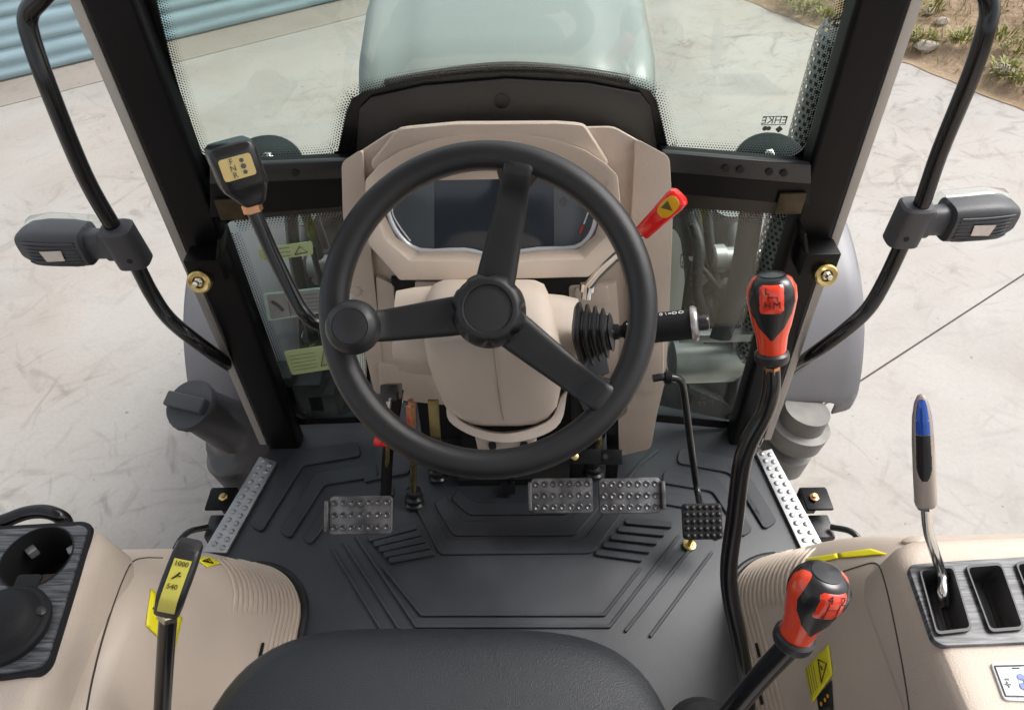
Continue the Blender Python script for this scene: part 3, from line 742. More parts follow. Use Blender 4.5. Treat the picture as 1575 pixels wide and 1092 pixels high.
def sticker(quad, m, border, parent, tri=False, lines=0, y=GY - .003):
    p = [aty(a, b_, y) for a, b_ in quad]
    o = prism('sticker', roundpoly(p, .006, 3), V((0, .001, 0)), m, parent, 0)
    if border:
        c = sum(p, V()) / 4
        prism('sticker_face', roundpoly([q + (c - q) * .12 + V((0, -.001, 0)) for q in p], .005, 3), V((0, .0006, 0)), border, o, 0)
    def P(s, t): return (p[0] * (1 - s) + p[1] * s) * (1 - t) + (p[3] * (1 - s) + p[2] * s) * t + V((0, -.0018, 0))
    if tri:
        tube('warning_triangle', [P(.66, .80), P(.76, .22), P(.90, .72), P(.66, .80)], .0009, GREYINK, o, 5, 0)
    for k in range(lines):
        t = .2 + .6 * k / max(1, lines - 1); tube('print_line', [P(.08 if tri or border is None else .42, t), P(.58 if tri else .9, t)], .0005, GREYINK, o, 4, 0)
    return o
sticker([(397, 383), (480, 371), (482, 392), (401, 402)], STICKG, None, lwL, True, 3)
s2 = sticker([(404, 452), (497, 442), (503, 480), (412, 494)], STICKE, STICKW, lwL, False, 5)
a_s = aty(426, 470, GY - .006)
tube('print_figure', [a_s + V((-.008, 0, .010)), a_s + V((.002, 0, -.002)), a_s + V((.008, 0, -.014))], .003, GREYINK, s2, 6, 0)
tube('print_divider', [aty(441, 452, GY - .006), aty(447, 486, GY - .006)], .0006, GREYINK, s2, 5, 0)
sticker([(436, 541), (515, 529), (520, 566), (449, 577)], STICKG, None, lwL, True, 5)
mk = aty(1090, 607, GY - .004)
text('glass_mark', 'EHKE', mk, -X1, Z1, .016, GREYINK, lwR, .0002)
glass_logo(mk, lwR)

# =================================================================== OUTSIDE ARMS AND MARKER LAMPS
def arm_lamp(sx):
    if sx < 0:
        pts = [(110, -60, 1.02), (66, -6, 1.04), (44, 22, 1.055), (48, 60, 1.07), (80, 150, 1.11), (130, 270, 1.20), (172, 345, 1.26), (205, 398, 1.32), (232, 450, 1.36), (258, 488, 1.385), (295, 520, 1.40), (335, 549, 1.47), (372, 574, 1.64)]
        cl, out, who = (193, 376), -1, 'left'
    else:
        pts = [(1470, -60, 1.02), (1512, -20, 1.04), (1522, 15, 1.055), (1514, 55, 1.07), (1492, 120, 1.11), (1445, 235, 1.20), (1416, 318, 1.26), (1388, 375, 1.32), (1362, 430, 1.36), (1335, 475, 1.385), (1295, 512, 1.40), (1250, 545, 1.47), (1216, 570, 1.64)]
        cl, out, who = (1398, 342), 1, 'right'
    P = [at(*p) for p in pts]
    t = thing('mirror_arm', 'bent black tubular arm mounted outside the %s' % ('left pillar' if sx < 0 else 'right pillar'), 'arm', P[-1], 'bent tubular arms outside the cab')
    tube('bar', P, .0135, TUBEM, t, 20, 6)
    c = at(*cl, 1.29); tn = (at(*pts[7]) - at(*pts[6])).normalized() * -1
    lp = thing('marker_lamp', 'grey ribbed marker lamp with clear lens clamped on the %s arm' % who, 'lamp', c, 'marker lamps on the bent arms')
    X = V((sx, 0, 0)); F = (V((0, -1, .35)) - tn * V((0, -1, .35)).dot(tn)).normalized(); S = tn.cross(F); S = S if S.dot(X) > 0 else -S
    cl_ = loft('clamp', [sring(c + tn * h, S * a, F * b_, 3.2, 28) for h, a, b_ in ((-.043, .024, .020), (-.040, .028, .024), (.036, .028, .024), (.040, .024, .020))], GREYPL, lp, ang=30)
    lathe('screw_hole', c + S * -.006 + F * .0235 - tn * .018, F, [(.005, 0), (.005, .0012), (0, .0012)], CAVITY, cl_, 12)
    # neck and housing run outwards
    O = (X * 1.0 + V((0, .10, -.02 if sx < 0 else .0))).normalized(); U = V((0, .0, 1)); U = (U - O * U.dot(O)).normalized(); W = O.cross(U)
    W = W if W.y < 0 else -W                                   # W points to the driver
    nk = c + O * .02
    loft('neck', [sring(nk + O * h, U * a, W * b_, 3, 28) for h, a, b_ in ((-.005, .030, .020), (.012, .030, .021), (.016, .026, .019), (.042, .027, .020), (.050, .024, .018))], GREYPL, lp, ang=30)
    h0 = nk + O * .040
    prof = [(-.0, .022, .022), (.003, .034, .030), (.03, .037, .033), (.075, .037, .033), (.105, .033, .030), (.122, .024, .024), (.128, .010, .012)]
    hs_ = loft('housing', [sring(h0 + O * h, U * a, W * b_, 3.6, 40) for h, a, b_ in prof], GREYPL, lp, ang=32)
    for k in range(7):                                          # moulded ribs along the back
        u = -.024 + .0075 * k
        tube('rib', [h0 + O * .010 + U * u + W * .0315, h0 + O * .05 + U * u + W * .0337, h0 + O * .09 + U * u + W * .0325, h0 + O * .108 + U * u * .9 + W * .0275], .0015, GREYPL, hs_, 6, 3)
    q = h0 + O * .055 + U * -.002 + W * .0352
    prism('paper_label', [q + O * -.018 + U * -.010, q + O * .016 + U * -.013, q + O * .020 + U * .008, q + O * -.020 + U * .011], W * .0008, LABW, hs_, 0)
    lens = [sring(h0 + O * (h - .004) - W * .018 + U * .004, U * (a + .0015), W * (b_ * .6), 3.2, 40) for h, a, b_ in ((-.004, .026, .026), (.0, .036, .034), (.075, .039, .036), (.115, .032, .03), (.132, .014, .02))]
    loft('lens', lens, LENS, lp, ang=40)
arm_lamp(-1); arm_lamp(1)

# =================================================================== FLOOR MAT AND STEP PLATES
mo = [(455, 648), (520, 640), (560, 625), (700, 610), (900, 610), (1010, 622), (1135, 648), (1172, 692), (1252, 845), (1300, 960), (1330, 1120), (240, 1120), (300, 960), (322, 850), (408, 700)]
mt = prism('floor_mat', [atz(x, y, 0) for x, y in mo], V((0, 0, -.03)), MATM, None, .003)
tag(mt, 'dark grey moulded rubber floor mat with raised bands under the pedals', 'floor mat')
def band(pl, w, name='raised_band', h=.0055, r=None):
    """moulded strip: photo polyline and width in pixels"""
    P = [V((x, y)) for x, y in pl]; L, Rr = [], []
    for i, p in enumerate(P):
        d0 = (p - P[i - 1]).normalized() if i else None; d1 = (P[i + 1] - p).normalized() if i + 1 < len(P) else None
        d = ((d0 or d1) + (d1 or d0)).normalized(); nn = V((d.y, -d.x)); k = 1 / max(.5, nn.dot(V(((d1 or d0).y, -(d1 or d0).x))))
        L.append(p + nn * (w / 2 * k)); Rr.append(p - nn * (w / 2 * k))
    poly = roundpoly(L + Rr[::-1], w * .35, 4)
    prism(name, [atz(q.x, q.y, h) for q in poly], V((0, 0, -h - .002)), MATM, mt, .0011, 1)
for pl, w_ in (([(392, 812), (458, 705), (553, 689)], 23), ([(437, 822), (492, 736), (580, 722)], 20), ([(470, 832), (520, 768), (606, 752)], 17),
               ([(1186, 808), (1130, 716), (1043, 700)], 23), ([(1150, 820), (1102, 746), (1020, 732)], 20), ([(1108, 826), (1078, 776), (1010, 764)], 17)):
    band(pl, w_)
for pl, w_ in (([(676, 766), (704, 812), (880, 811), (915, 770)], 22), ([(648, 772), (683, 841), (905, 839), (952, 776)], 22), ([(700, 760), (725, 782), (868, 781), (890, 762)], 18),
               ([(590, 872), (648, 944), (930, 944), (986, 872)], 5), ([(548, 824), (640, 962), (938, 962), (1046, 822)], 5), ([(528, 832), (614, 966)], 5), ([(510, 842), (588, 970)], 5), ([(1068, 836), (962, 970)], 5), ([(1096, 848), (1000, 978)], 5),
               ([(640, 700), (625, 725), (560, 738)], 5), ([(960, 740), (985, 712), (1012, 690)], 5), ([(1118, 712), (1172, 800)], 6)):
    band(pl, w_)
for k in range(5):
    s = k / 4
    band([(566 + 32 * s, 828 + 33 * s), (640 + 28 * s, 808 + 40 * s)], 9.0, 'foot_rib', .008)
    band([(962 - 46 * s, 800 + 48 * s), (1034 - 46 * s, 806 + 52 * s)], 9.0, 'foot_rib', .008)
stud_me = None
def dome_mesh(r, h, n=10, rings=3, name='stud', m=ALU):
    b = bmesh.new(); vr = []
    for i in range(rings + 1):
        a = i / rings * math.pi / 2
        if i == rings: vr.append([b.verts.new((0, 0, h))])
        else: vr.append([b.verts.new((r * math.cos(a) * math.cos(2 * math.pi * k / n), r * math.cos(a) * math.sin(2 * math.pi * k / n), h * math.sin(a))) for k in range(n)])
    for i in range(rings):
        for k in range(n):
            j = (k + 1) % n
            if i == rings - 1: b.faces.new((vr[i][k], vr[i][j], vr[-1][0]))
            else: b.faces.new((vr[i][k], vr[i][j], vr[i + 1][j], vr[i + 1][k]))
    me = bpy.data.meshes.new(name); b.to_mesh(me); b.free(); me.materials.append(m)
    me.polygons.foreach_set('use_smooth', [True] * len(me.polygons)); return me
stud_me = dome_mesh(.0062, .0036)
for sx, q in ((-1, [(399, 702), (426, 710), (348, 850), (312, 848)]), (1, [(1163, 696), (1187, 690), (1266, 838), (1234, 846)])):
    P = [atz(x, y, .008) for x, y in q]
    st = prism('step_plate', P, V((0, 0, -.008)), ALU, None, .001)
    tag(st, 'silver aluminium step plate with raised studs along the %s mat edge' % ('left' if sx < 0 else 'right'), 'step plate', 'studded step plates')
    for i in range(12):
        for j in (0, 1):
            t = (i + .35 + .35 * j) / 12.3; s = .30 + .42 * j
            p = (P[0] * (1 - s) + P[1] * s) * (1 - t) + (P[3] * (1 - s) + P[2] * s) * t
            o = ob('stud', stud_me, None, st); o.location = p

# =================================================================== DASHBOARD
PDp = V((0, .93, .594)); PDn = V((0, -.923, .3846)).normalized()
def pd(px, py, off=0.): return atp(px, py, PDp + PDn * off, PDn)
dash = thing('dashboard', 'beige plastic dashboard tower with instrument screen behind the steering wheel', 'dashboard', (0, 1.03, 0))
FY = 1.0
bo = [(526, 250), (606, 199), (700, 191), (860, 190), (944, 195), (1030, 241), (1034, 330), (1024, 585), (1004, 608), (1000, 640), (590, 640), (578, 612), (556, 520), (537, 400)]
cent = [(545, 238), (604, 200), (944, 194), (1015, 234), (1015, 330), (1005, 585), (1000, 600), (590, 600), (575, 540), (550, 400)]
prism('tower', [aty(x, y, FY) for x, y in roundpoly(cent, 8, 2) for x, y in ((x, y),)] if False else [aty(p.x, p.y, FY) for p in roundpoly(cent, 10, 3)], V((0, .09, -.048)), BEIGE, dash, .006, 3)
# side cheeks
def cheek(poly, d):
    return prism('side_cheek', [aty(p.x, p.y, FY - d) for p in roundpoly(poly, 9, 3)], V((0, .09 + d, -.05)), BEIGE, dash, .006, 3)
cheek([(525, 250), (557, 229), (563, 300), (572, 400), (585, 520), (592, 606), (576, 606), (556, 520), (536, 400), (527, 330)], .012)
cheek([(978, 213), (1030, 241), (1035, 330), (1030, 470), (1022, 598), (1000, 608), (975, 600), (966, 500), (970, 350)], .012)
rl = prism('lower_leg', [aty(p.x, p.y, FY - .004) for p in roundpoly([(946, 600), (1022, 590), (1010, 640), (1001, 690), (943, 704), (945, 650), (965, 635), (966, 600)], 7, 3)], V((0, .09, 0)), BEIGE, dash, .005, 3)
prism('knee_block', [aty(p.x, p.y, FY - .03) for p in roundpoly([(968, 572), (990, 545), (1022, 520), (1021, 585), (1003, 606), (975, 603)], 6, 2)], V((0, .04, 0)), BEIGE, dash, .006, 3)
# top cowl pieces that lead to the glass
prism('top_cowl', [aty(p.x, p.y, FY - .015) for p in roundpoly([(568, 250), (612, 196), (700, 188), (860, 187), (900, 190), (938, 250), (930, 262), (575, 265)], 8, 3)], V((0, .085, -.043)), BEIGE, dash, .010, 3)
# binnacle: visor ring with recessed screen
outr = [(562, 277), (585, 252), (618, 231), (660, 216), (705, 208), (757, 204), (808, 207), (855, 215), (900, 231), (932, 252), (950, 270), (956, 330), (951, 384), (905, 426), (830, 428), (757, 430), (690, 431), (615, 431), (567, 377), (561, 325)]
visr = [(576, 283), (596, 261), (626, 241), (665, 227), (708, 219), (757, 215), (806, 218), (850, 226), (891, 241), (920, 261), (935, 278), (938, 328), (931, 366), (898, 398), (830, 400), (757, 406), (700, 401), (630, 401), (592, 368), (577, 325)]
innr = [(592, 300), (612, 280), (640, 264), (676, 253), (714, 247), (757, 245), (800, 247), (838, 253), (872, 265), (898, 282), (918, 305), (925, 332), (915, 362), (890, 383), (830, 386), (757, 395), (712, 387), (642, 388), (608, 364), (590, 328)]
OB = [pd(x, y, -.05) for x, y in outr]; OF = [pd(x, y, .035) for x, y in outr]; VF = [pd(x, y, .03) for x, y in visr]; IF = [pd(x, y, .004) for x, y in innr]; IB = [pd(x, y, -.012) for x, y in innr]
bz = loft('instrument_surround', [OB, OF, VF, IF, IB], BEIGE2, dash, (False, False), bev=.003, ang=30)
scr = prism('instrument_screen', IB, PDn * -.01, SCREEN, dash, 0)
ctr = sum(IB, V()) / len(IB)
def inset(k, off, pts=IB): return [p + (ctr - p) * k + PDn * off for p in pts]
# light trim lines running round the lower rim of the screen
idx = list(range(11, 20)) + [0]
def run(k, off, ii): return [IB[i] + (ctr - IB[i]) * k + PDn * off for i in ii]
tube('screen_trim', catmull(run(.045, .003, idx), 3), .0040, SILVER, scr, 8, 0)
tube('screen_trim_dark', catmull(run(.004, .004, idx), 3), .003, DKTRIM, scr, 8, 0)
tube('gauge_line', [pd(608, 305, -.010), pd(603, 325, -.010), pd(612, 345, -.010), pd(631, 371, -.010)], .0013, SILVER, scr, 6, 3)
tube('gauge_line', [pd(908, 318, -.010), pd(898, 345, -.010)], .0013, SILVER, scr, 6, 1)
tube('gauge_red_end', [pd(897, 347, -.010), pd(892, 359, -.010)], .0022, mat('red gauge end', (.5, .05, .06), .3), scr, 6, 1)
prism('side_screen', [pd(x, y, -.0105) for x, y in ((598, 318), (640, 280), (668, 272), (668, 384), (645, 384), (612, 362))], PDn * -.001, SCREEN2, scr, 0)
prism('side_screen', [pd(x, y, -.0105) for x, y in ((852, 262), (880, 272), (912, 305), (920, 332), (911, 358), (888, 378), (852, 380))], PDn * -.001, SCREEN2, scr, 0)
lathe('light_sensor', pd(866, 311, -.010), PDn, [(.006, 0), (.006, .0006), (0, .0006)], mat('sensor', (.10, .095, .09), .4), scr, 16)
# recess and panels below the binnacle
boxo('recess_shade', aty(757, 455, FY - .006), (.17, 0, 0), (0, .004, 0), (0, 0, .045), CAVITY, dash, 0)  # flat black block painting the shade of the hollow
prism('switch_panel', [aty(p.x, p.y, FY - .012) for p in roundpoly([(875, 440), (948, 436), (953, 500), (950, 572), (880, 575)], 5, 3)], V((0, .03, 0)), BEIGE, dash, .003)
prism('switch_blank', [aty(p.x, p.y, FY - .018) for p in roundpoly([(884, 445), (935, 442), (937, 468), (886, 471)], 4, 3)], V((0, .01, 0)), BEIGE2, dash, .002)
prism('switch_panel', [aty(p.x, p.y, FY - .010) for p in roundpoly([(578, 425), (608, 440), (612, 470), (616, 590), (588, 600)], 5, 3)], V((0, .03, 0)), BEIGE, dash, .003)
prism('switch_post', [aty(p.x, p.y, FY - .014) for p in roundpoly([(638, 434), (678, 434), (672, 480), (640, 480)], 4, 3)], V((0, .03, 0)), BEIGE2, dash, .003)
prism('lower_apron', [aty(p.x, p.y, FY - .018) for p in roundpoly([(582, 560), (690, 570), (700, 625), (612, 616), (586, 608)], 6, 3)], V((0, .05, 0)), BEIGE, dash, .006, 3)
lathe('trim_plug', aty(547, 448, FY - .0125), (0, -1, 0), [(.010, 0), (.010, .001), (.007, .002), (0, .0005)], BEIGE2, dash, 20)
boxo('shade_backing', V((aty(790, 640, 1.06).x, 1.09, .16)), (.21, 0, 0), (0, .01, 0), (0, 0, .17), CAVITY, dash, 0)  # black sheet standing in for the shaded space under the dashboard
boxo('shade_floor', V((aty(790, 640, 1.06).x, 1.02, .012)), (.12, 0, 0), (0, .07, 0), (0, 0, .010), CAVITY, dash, 0)  # black slab painting shade onto the floor below the tower

# steering column shrouds
colm = thing('steering_column', 'beige plastic steering column cover under the steering wheel hub', 'column cover', aty(765, 690, .95))
def hring(cx, cy, tf, w_, d_, e=3.4, n=44):
    d = ray(cx, cy); c = CAM + d * (tf + d_); return sring(c, CR * (w_ / FPX * (tf + d_ * .5)), d.normalized() * d_, e, n)
rings = [hring(cx, cy, t, w_, d_, e) for cx, cy, t, w_, d_, e in ((752, 430, 1.075, 60, .06, 3.4), (752, 431, 1.06, 72, .075, 3.4), (752, 437, 1.04, 86, .085, 3.6), (752, 460, 1.020, 96, .09, 5.5), (754, 500, .994, 101, .09, 6), (757, 523, .979, 104, .09, 6), (758, 529, .978, 105, .09, 6),
        (762, 560, .998, 104, .09, 5), (767, 595, 1.02, 98, .085, 3.2), (771, 625, 1.055, 88, .08, 3.0), (773, 643, 1.08, 74, .07, 2.8), (774, 652, 1.095, 56, .06, 2.6), (774, 655, 1.11, 34, .05, 2.4))]
loft('shroud', rings, BEIGE2, colm, ang=60)
tube('seam', [at(x, y, t) for x, y, t in ((755, 500, .990), (757, 522, .979), (758, 531, .977), (762, 560, .991), (766, 595, 1.019), (770, 625, 1.054), (774, 645, 1.083))], .0009, mat('seam line', (.34, .27, .22), .5), colm, 6, 3)
for sx, xa, xb, ya in ((-1, 610, 672, 510), (1, 890, 838, 522)):
    rg = []
    for s, hh, dd in ((0, 48, .035), (.05, 56, .048), (.5, 60, .054), (1, 62, .056)):
        x = xa + (xb - xa) * s; t = 1.12
        c = at(x, ya, t); rg.append(sring(c, (CU * .95 + _f * .3).normalized() * (hh / FPX * t), (_f * .95 - CU * .3).normalized() * dd, 4.6, 36))
    loft('side_arm', rg, BEIGE2, colm, ang=50)
inc = [(694, 622), (706, 645), (738, 661), (775, 667), (815, 660), (848, 643), (862, 612)]
ouc = [(686, 618), (691, 648), (728, 671), (775, 681), (826, 673), (862, 650), (873, 600)]
prism('collar', [at(x, y, 1.105) for x, y in catmull([V((*p, 0)) for p in ouc], 4) for x, y in ((x, y),)] if False else [at(p.x, p.y, 1.105) for p in catmull([V((*q, 0)) for q in ouc], 4)] + [at(p.x, p.y, 1.105) for p in catmull([V((*q, 0)) for q in inc], 4)[::-1]], _f * .06, BEIGE2, colm, .002)
prism('collar_gap_shade', [at(p.x, p.y, 1.135) for p in catmull([V((*q, 0)) for q in ouc], 4)] + [at(845, 560, 1.135), at(700, 560, 1.135)], _f * .01, CAVITY, colm, 0)  # dark crescent painting the shade between shroud and collar
loft('foot', [hring(778, 672, 1.135, 48, .05, 3), hring(780, 690, 1.18, 46, .05, 3), hring(783, 705, 1.25, 44, .05, 3), hring(786, 715, 1.36, 44, .05, 3)], BEIGE, colm, ang=60)
for px in (757, 806): lathe('screw', at(px, 684, 1.155), -_f + CU * .3, [(.006, -.02), (.006, .002), (0, .002)], CAVITY, colm, 12)

# =================================================================== STEERING WHEEL
WE = V((1, 0, 0)); tl = R_(44)
WU = V((0, math.cos(tl), math.sin(tl))); WN = WE.cross(WU)
WC = at(751, 476, .905); WRAD, WTUBE = .1870, .0180
def wp(ang, r, lv): a = R_(ang); return WC + (WE * math.cos(a) + WU * math.sin(a)) * r + WN * lv
sw = thing('steering_wheel', 'black three spoke steering wheel with spinner knob', 'steering wheel', WC)
bm = bmesh.new(); nu, nv = 128, 28; vv = []
for i in range(nu):
    a = 2 * math.pi * i / nu; er = WE * math.cos(a) + WU * math.sin(a); row = []
    for j in range(nv):
        b_ = 2 * math.pi * j / nv; row.append(bm.verts.new(WC + er * (WRAD + WTUBE * math.cos(b_)) + WN * (WTUBE * .95 * math.sin(b_))))
    vv.append(row)
for i in range(nu):
    for j in range(nv): bm.faces.new((vv[i][j], vv[(i + 1) % nu][j], vv[(i + 1) % nu][(j + 1) % nv], vv[i][(j + 1) % nv]))
finish(bm, 'rim', LEATHER, sw, ang=180)
DISH = -.032
for ang in (77, 187, -39):
    a = R_(ang); er = WE * math.cos(a) + WU * math.sin(a); et = -WE * math.sin(a) + WU * math.cos(a); rg = []
    for r, lv, hw, th in ((.188, -.001, .021, .012), (.178, .003, .0205, .0125), (.170, .004, .019, .0125), (.162, .000, .0185, .012), (.150, -.012, .0185, .0115), (.138, -.022, .0195, .011), (.122, DISH + .005, .0205, .011), (.085, DISH + .002, .0225, .0115), (.050, DISH, .0245, .012), (.02, DISH, .025, .012)):
        rg.append(sring(wp(ang, r, lv), et * hw, WN * th, 4.2, 28))
    loft('spoke', rg, LEATHER, sw, ang=50)
    # fillet where the spoke runs into the rim
    loft('spoke_root', [sring(wp(ang, r, lv), et * hw, WN * th, 2.6, 24) for r, lv, hw, th in ((.176, -.001, .032, .011), (.168, -.0015, .0255, .0105), (.158, -.004, .0205, .009), (.150, -.010, .016, .007))], LEATHER, sw, ang=80)
def hubf(th, r, h):
    if r < .036 or h < -.03 or h > .012: return r
    k = max(0, 1 - abs(h - (-.008)) / .019); c = max(0, math.cos(8 * th)) ** 1.5
    return r - .0095 * k * c
hub = lathe('hub', WC, WN, [(.036, -.06), (.043, -.055), (.0455, -.045), (.046, -.034), (.0465, -.027), (.0465, -.020), (.0463, -.014), (.0457, -.008), (.0445, -.002), (.0425, .004), (.040, .008), (.037, .0108), (.034, .0120), (.0305, .0122)], LEATHER, sw, 128, ang=60, cap=(True, False), rf=hubf)
lathe('hub_cap', WC, WN, [(.0306, .0122), (.0296, .0118), (.0285, .0085), (.020, .0098), (.010, .0105), (.0, .0107)], PLAST, hub, 64, ang=40, cap=(False, False))
kc = wp(187.5, .158, -.002)
kn = lathe('spinner_knob', kc, WN, [(.012, .0), (.014, .018), (.027, .022), (.0315, .028), (.0325, .036), (.031, .044), (.027, .0505), (.021, .0545), (.0208, .0540), (.0200, .0540), (.0198, .0552), (.012, .0575), (.006, .0582), (0, .0584)], PLAST, sw, 48, ang=50, cap=(True, False))

# =================================================================== STALK, HAND THROTTLE, SHUTTLE LEVER
s0, s1 = at(893, 516, 1.03), at(1078, 497, .985); ds = (s1 - s0).normalized(); SL = (s1 - s0).length
stk = thing('column_stalk', 'black multifunction stalk with bellows boot right of the steering column', 'stalk', s0)
def bell(th, r, h): return r
pr = [(.036, -.004), (.040, 0)]
for k in range(4): r0 = .040 - .0035 * k; pr += [(r0, .001 + .0105 * k), (r0 + .001, .004 + .0105 * k), (r0 * .72, .0062 + .0105 * k), (r0 * .70, .0085 + .0105 * k)]
pr += [(.024, .043), (.020, .045), (.010, .046), (.009, .05), (0, .05)]
o = lathe('bellows', s0, ds, pr, PLAST, stk, 48, ang=25, cap=(True, False), rf=lambda th, r, h: r * .93 / (abs(math.cos(th)) ** 5 + abs(math.sin(th)) ** 5) ** .2)
prism('boot_base', [at(p.x, p.y, 1.075) for p in roundpoly([(878, 545), (930, 530), (938, 575), (880, 586)], 4, 2)], _f * .02, PLASTS, stk, .002)
e = SL
lathe('handle', s0, ds, [(.008, .045), (.0105, .046), (.0105, .053), (.0085, .054), (.0085, .058), (.013, .062), (.0175, .071), (.0195, .08), (.0200, .1), (.0200, e - .012), (.017, e - .010)], mat('ribbed black grip', (.01, .01, .011), .5, spec=.25), stk, 72, ang=40, rf=lambda th, r, h: r - (.0005 if .09 < h < e - .014 and int(th * 72 / 6.2832) % 2 else 0))
lathe('end_ring', s0, ds, [(.018, e - .012), (.0235, e - .012), (.0240, e - .008), (.0215, e - .004), (.014, e - .003)], mat('dull steel ring', (.42, .40, .40), .3, metal=.8), stk, 36)
bt = lathe('button', s0, ds, [(.0100, e - .006), (.0105, e + .008), (.0090, e + .010), (0, e + .010)], PLASTS, stk, 28)
lathe('button_face', s0 + ds * .0102, ds, [(.0085, e - .0002), (.0085, e + .0004), (0, e + .0004)], mat('grey button face', (.25, .24, .24), .4), bt, 24)
upv = (CU * .80 - _f * .60).normalized(); upv = (upv - ds * upv.dot(ds)).normalized()
bkv = ds.cross(upv).normalized(); bkv = bkv if bkv.dot(CAM - s0) > 0 else -bkv
for q, g_ in ((.112, '0'), (.1185, '/'), (.127, '=D'), (.138, 'O'), (.149, '<')):
    if q < e - .014: text('printed_symbol', g_, s0 + ds * q + upv * .0206, ds, upv.cross(ds) * -1, .009, WHITEINK, stk, .0002)
for q, g_ in ((.068, 'o'), (.073, 'o')): text('printed_symbol', g_, s0 + ds * q + upv * .0150 + bkv * .006, ds, -bkv, .009, WHITEINK, stk, .0002)

h0, h1, h2, h3 = at(903, 446, 1.15), at(915, 434, 1.12), at(988, 358, 1.03), at(1047, 300, .985)
ht = thing('hand_throttle', 'red plastic hand throttle lever with amber disc on a chrome rod', 'lever', h0)
tube('rod', [at(907, 438, 1.14), at(930, 412, 1.105), at(962, 383, 1.06), at(995, 352, 1.025)], .0075, CHROME, ht, 16)
lathe('pivot_bolt', h0 + V((0, .0, -.008)), V((-.1, -.5, -1)), [(.012, -.016), (.012, -.004), (.008, -.003), (.008, .008), (0, .008)], CHROME, ht, 12)
hd_ = (h3 - h2).normalized(); hn = (CAM - h3).normalized(); hn = (hn - hd_ * hn.dot(hd_)).normalized(); hw = hd_.cross(hn); HLn = (h3 - h2).length
hb = loft('grip', [sring(h2 + hd_ * (HLn * s), hw * a, hn * b_, 3.4, 32) for s, a, b_ in ((-.01, .006, .005), (0, .0105, .008), (.02, .0115, .009), (.5, .0135, .0105), (.85, .0155, .0115), (.96, .0145, .0105), (1.0, .011, .008))], RED, ht, ang=40)
dc = h2 + hd_ * (HLn * .74) + hn * .0108
dk = loft('amber_disc', [sring(dc + hn * h, hd_ * .0165 * k, hw * .0105 * k, 2.6, 32) for h, k in ((-.002, 1), (.0008, 1), (.0012, .9))], YELDISC, hb)
prism('printed_mark', [dc + hn * .0018 + hd_ * a + hw * b_ for a, b_ in ((.001, .0075), (-.0075, -.0065), (.006, -.0065))], hn * -.0005, mat('brown print', (.12, .09, .02), .5), hb, 0)

# forward / reverse shuttle lever
fr = thing('shuttle_lever', 'black square knob lever marked F N R with gold label left of the wheel', 'lever', at(612, 508, 1.03))
k0, k1 = at(389, 322, .93), at(362, 246, .90)
tube('rod', [k0, at(420, 392, .955), at(455, 462, .975), at(468, 482, .98), at(485, 497, .99), at(520, 505, 1.0), at(615, 510, 1.03)], .0092, TUBEM, fr, 18, 6)
kd = (k1 - k0).normalized()
lathe('nut', k0 - kd * .004, kd, [(.011, 0), (.0125, .001), (.0125, .011), (.011, .012)], BRASSN, fr, 6, ang=20)
KN = CAM - k1 + CR * .12; KN = (KN - kd * KN.dot(kd)).normalized(); KX = kd.cross(KN); KX = KX if KX.dot(CR) > 0 else -KX
KL = (k1 - k0).length
knob = loft('knob', [sring(k0 + kd * h + KX * sx_, KX * a, KN * b_, 5, 40) for h, a, b_, sx_ in ((.006, .011, .012, .003), (.009, .0145, .015, .003), (.030, .0265, .024, .0), (.037, .0283, .026, -.0005), (.072, .0283, .0265, -.002), (.081, .0268, .025, -.002), (.0845, .022, .021, -.002))], PLASTS, fr, ang=45)
lq = k0 + kd * .058 + KN * .0262 + KX * -.0035
lab = prism('gold_label', roundpoly([lq + KX * a + kd * b_ for a, b_ in ((-.019, -.013), (.019, -.013), (.019, .013), (-.019, .013))], .004, 3), KN * .0006, GOLD, knob, 0)
for k, ch in enumerate('FNR'): text('letter', ch, lq + KX * -.005 + kd * (.008 - .008 * k) + KN * .001, KX, kd, .0095, GREYINK, lab, .0002)
for k in range(3): lathe('symbol', lq + KX * .007 + kd * (.007 - .007 * k) + KN * .0008, KN, [(.0032 if k == 1 else .0026, 0), (.0032 if k == 1 else .0026, .0004), (0, .0004)], GREYINK, lab, 8)

# =================================================================== PEDALS
PADM = mat('pedal enamel', (.30, .30, .31), .32, metal=.8, col2=(.10, .10, .105), vscale=22)
def ring_mesh(r):
    b = bmesh.new(); n = 14; vr = []
    for rr_, h in ((r, 0), (r * .86, .0036), (r * .60, .0036), (r * .48, .0004), (0.0001, .0004)):
        vr.append([b.verts.new((rr_ * math.cos(2 * math.pi * k / n), rr_ * math.sin(2 * math.pi * k / n), h)) for k in range(n)])
    for a, c in zip(vr, vr[1:]):
        for k in range(n): b.faces.new((a[k], a[(k + 1) % n], c[(k + 1) % n], c[k]))
    me = bpy.data.meshes.new('stud'); b.to_mesh(me); b.free(); me.materials.append(PADM)
    me.polygons.foreach_set('use_smooth', [True] * len(me.polygons)); return me
ring_me = ring_mesh(.0066); bump_me = dome_mesh(.0052, .0055, 10, 3, 'stud', PLAST)
PN = V((0, -.60, .80)); PU = V((0, .80, .60)); PX = V((1, 0, 0))
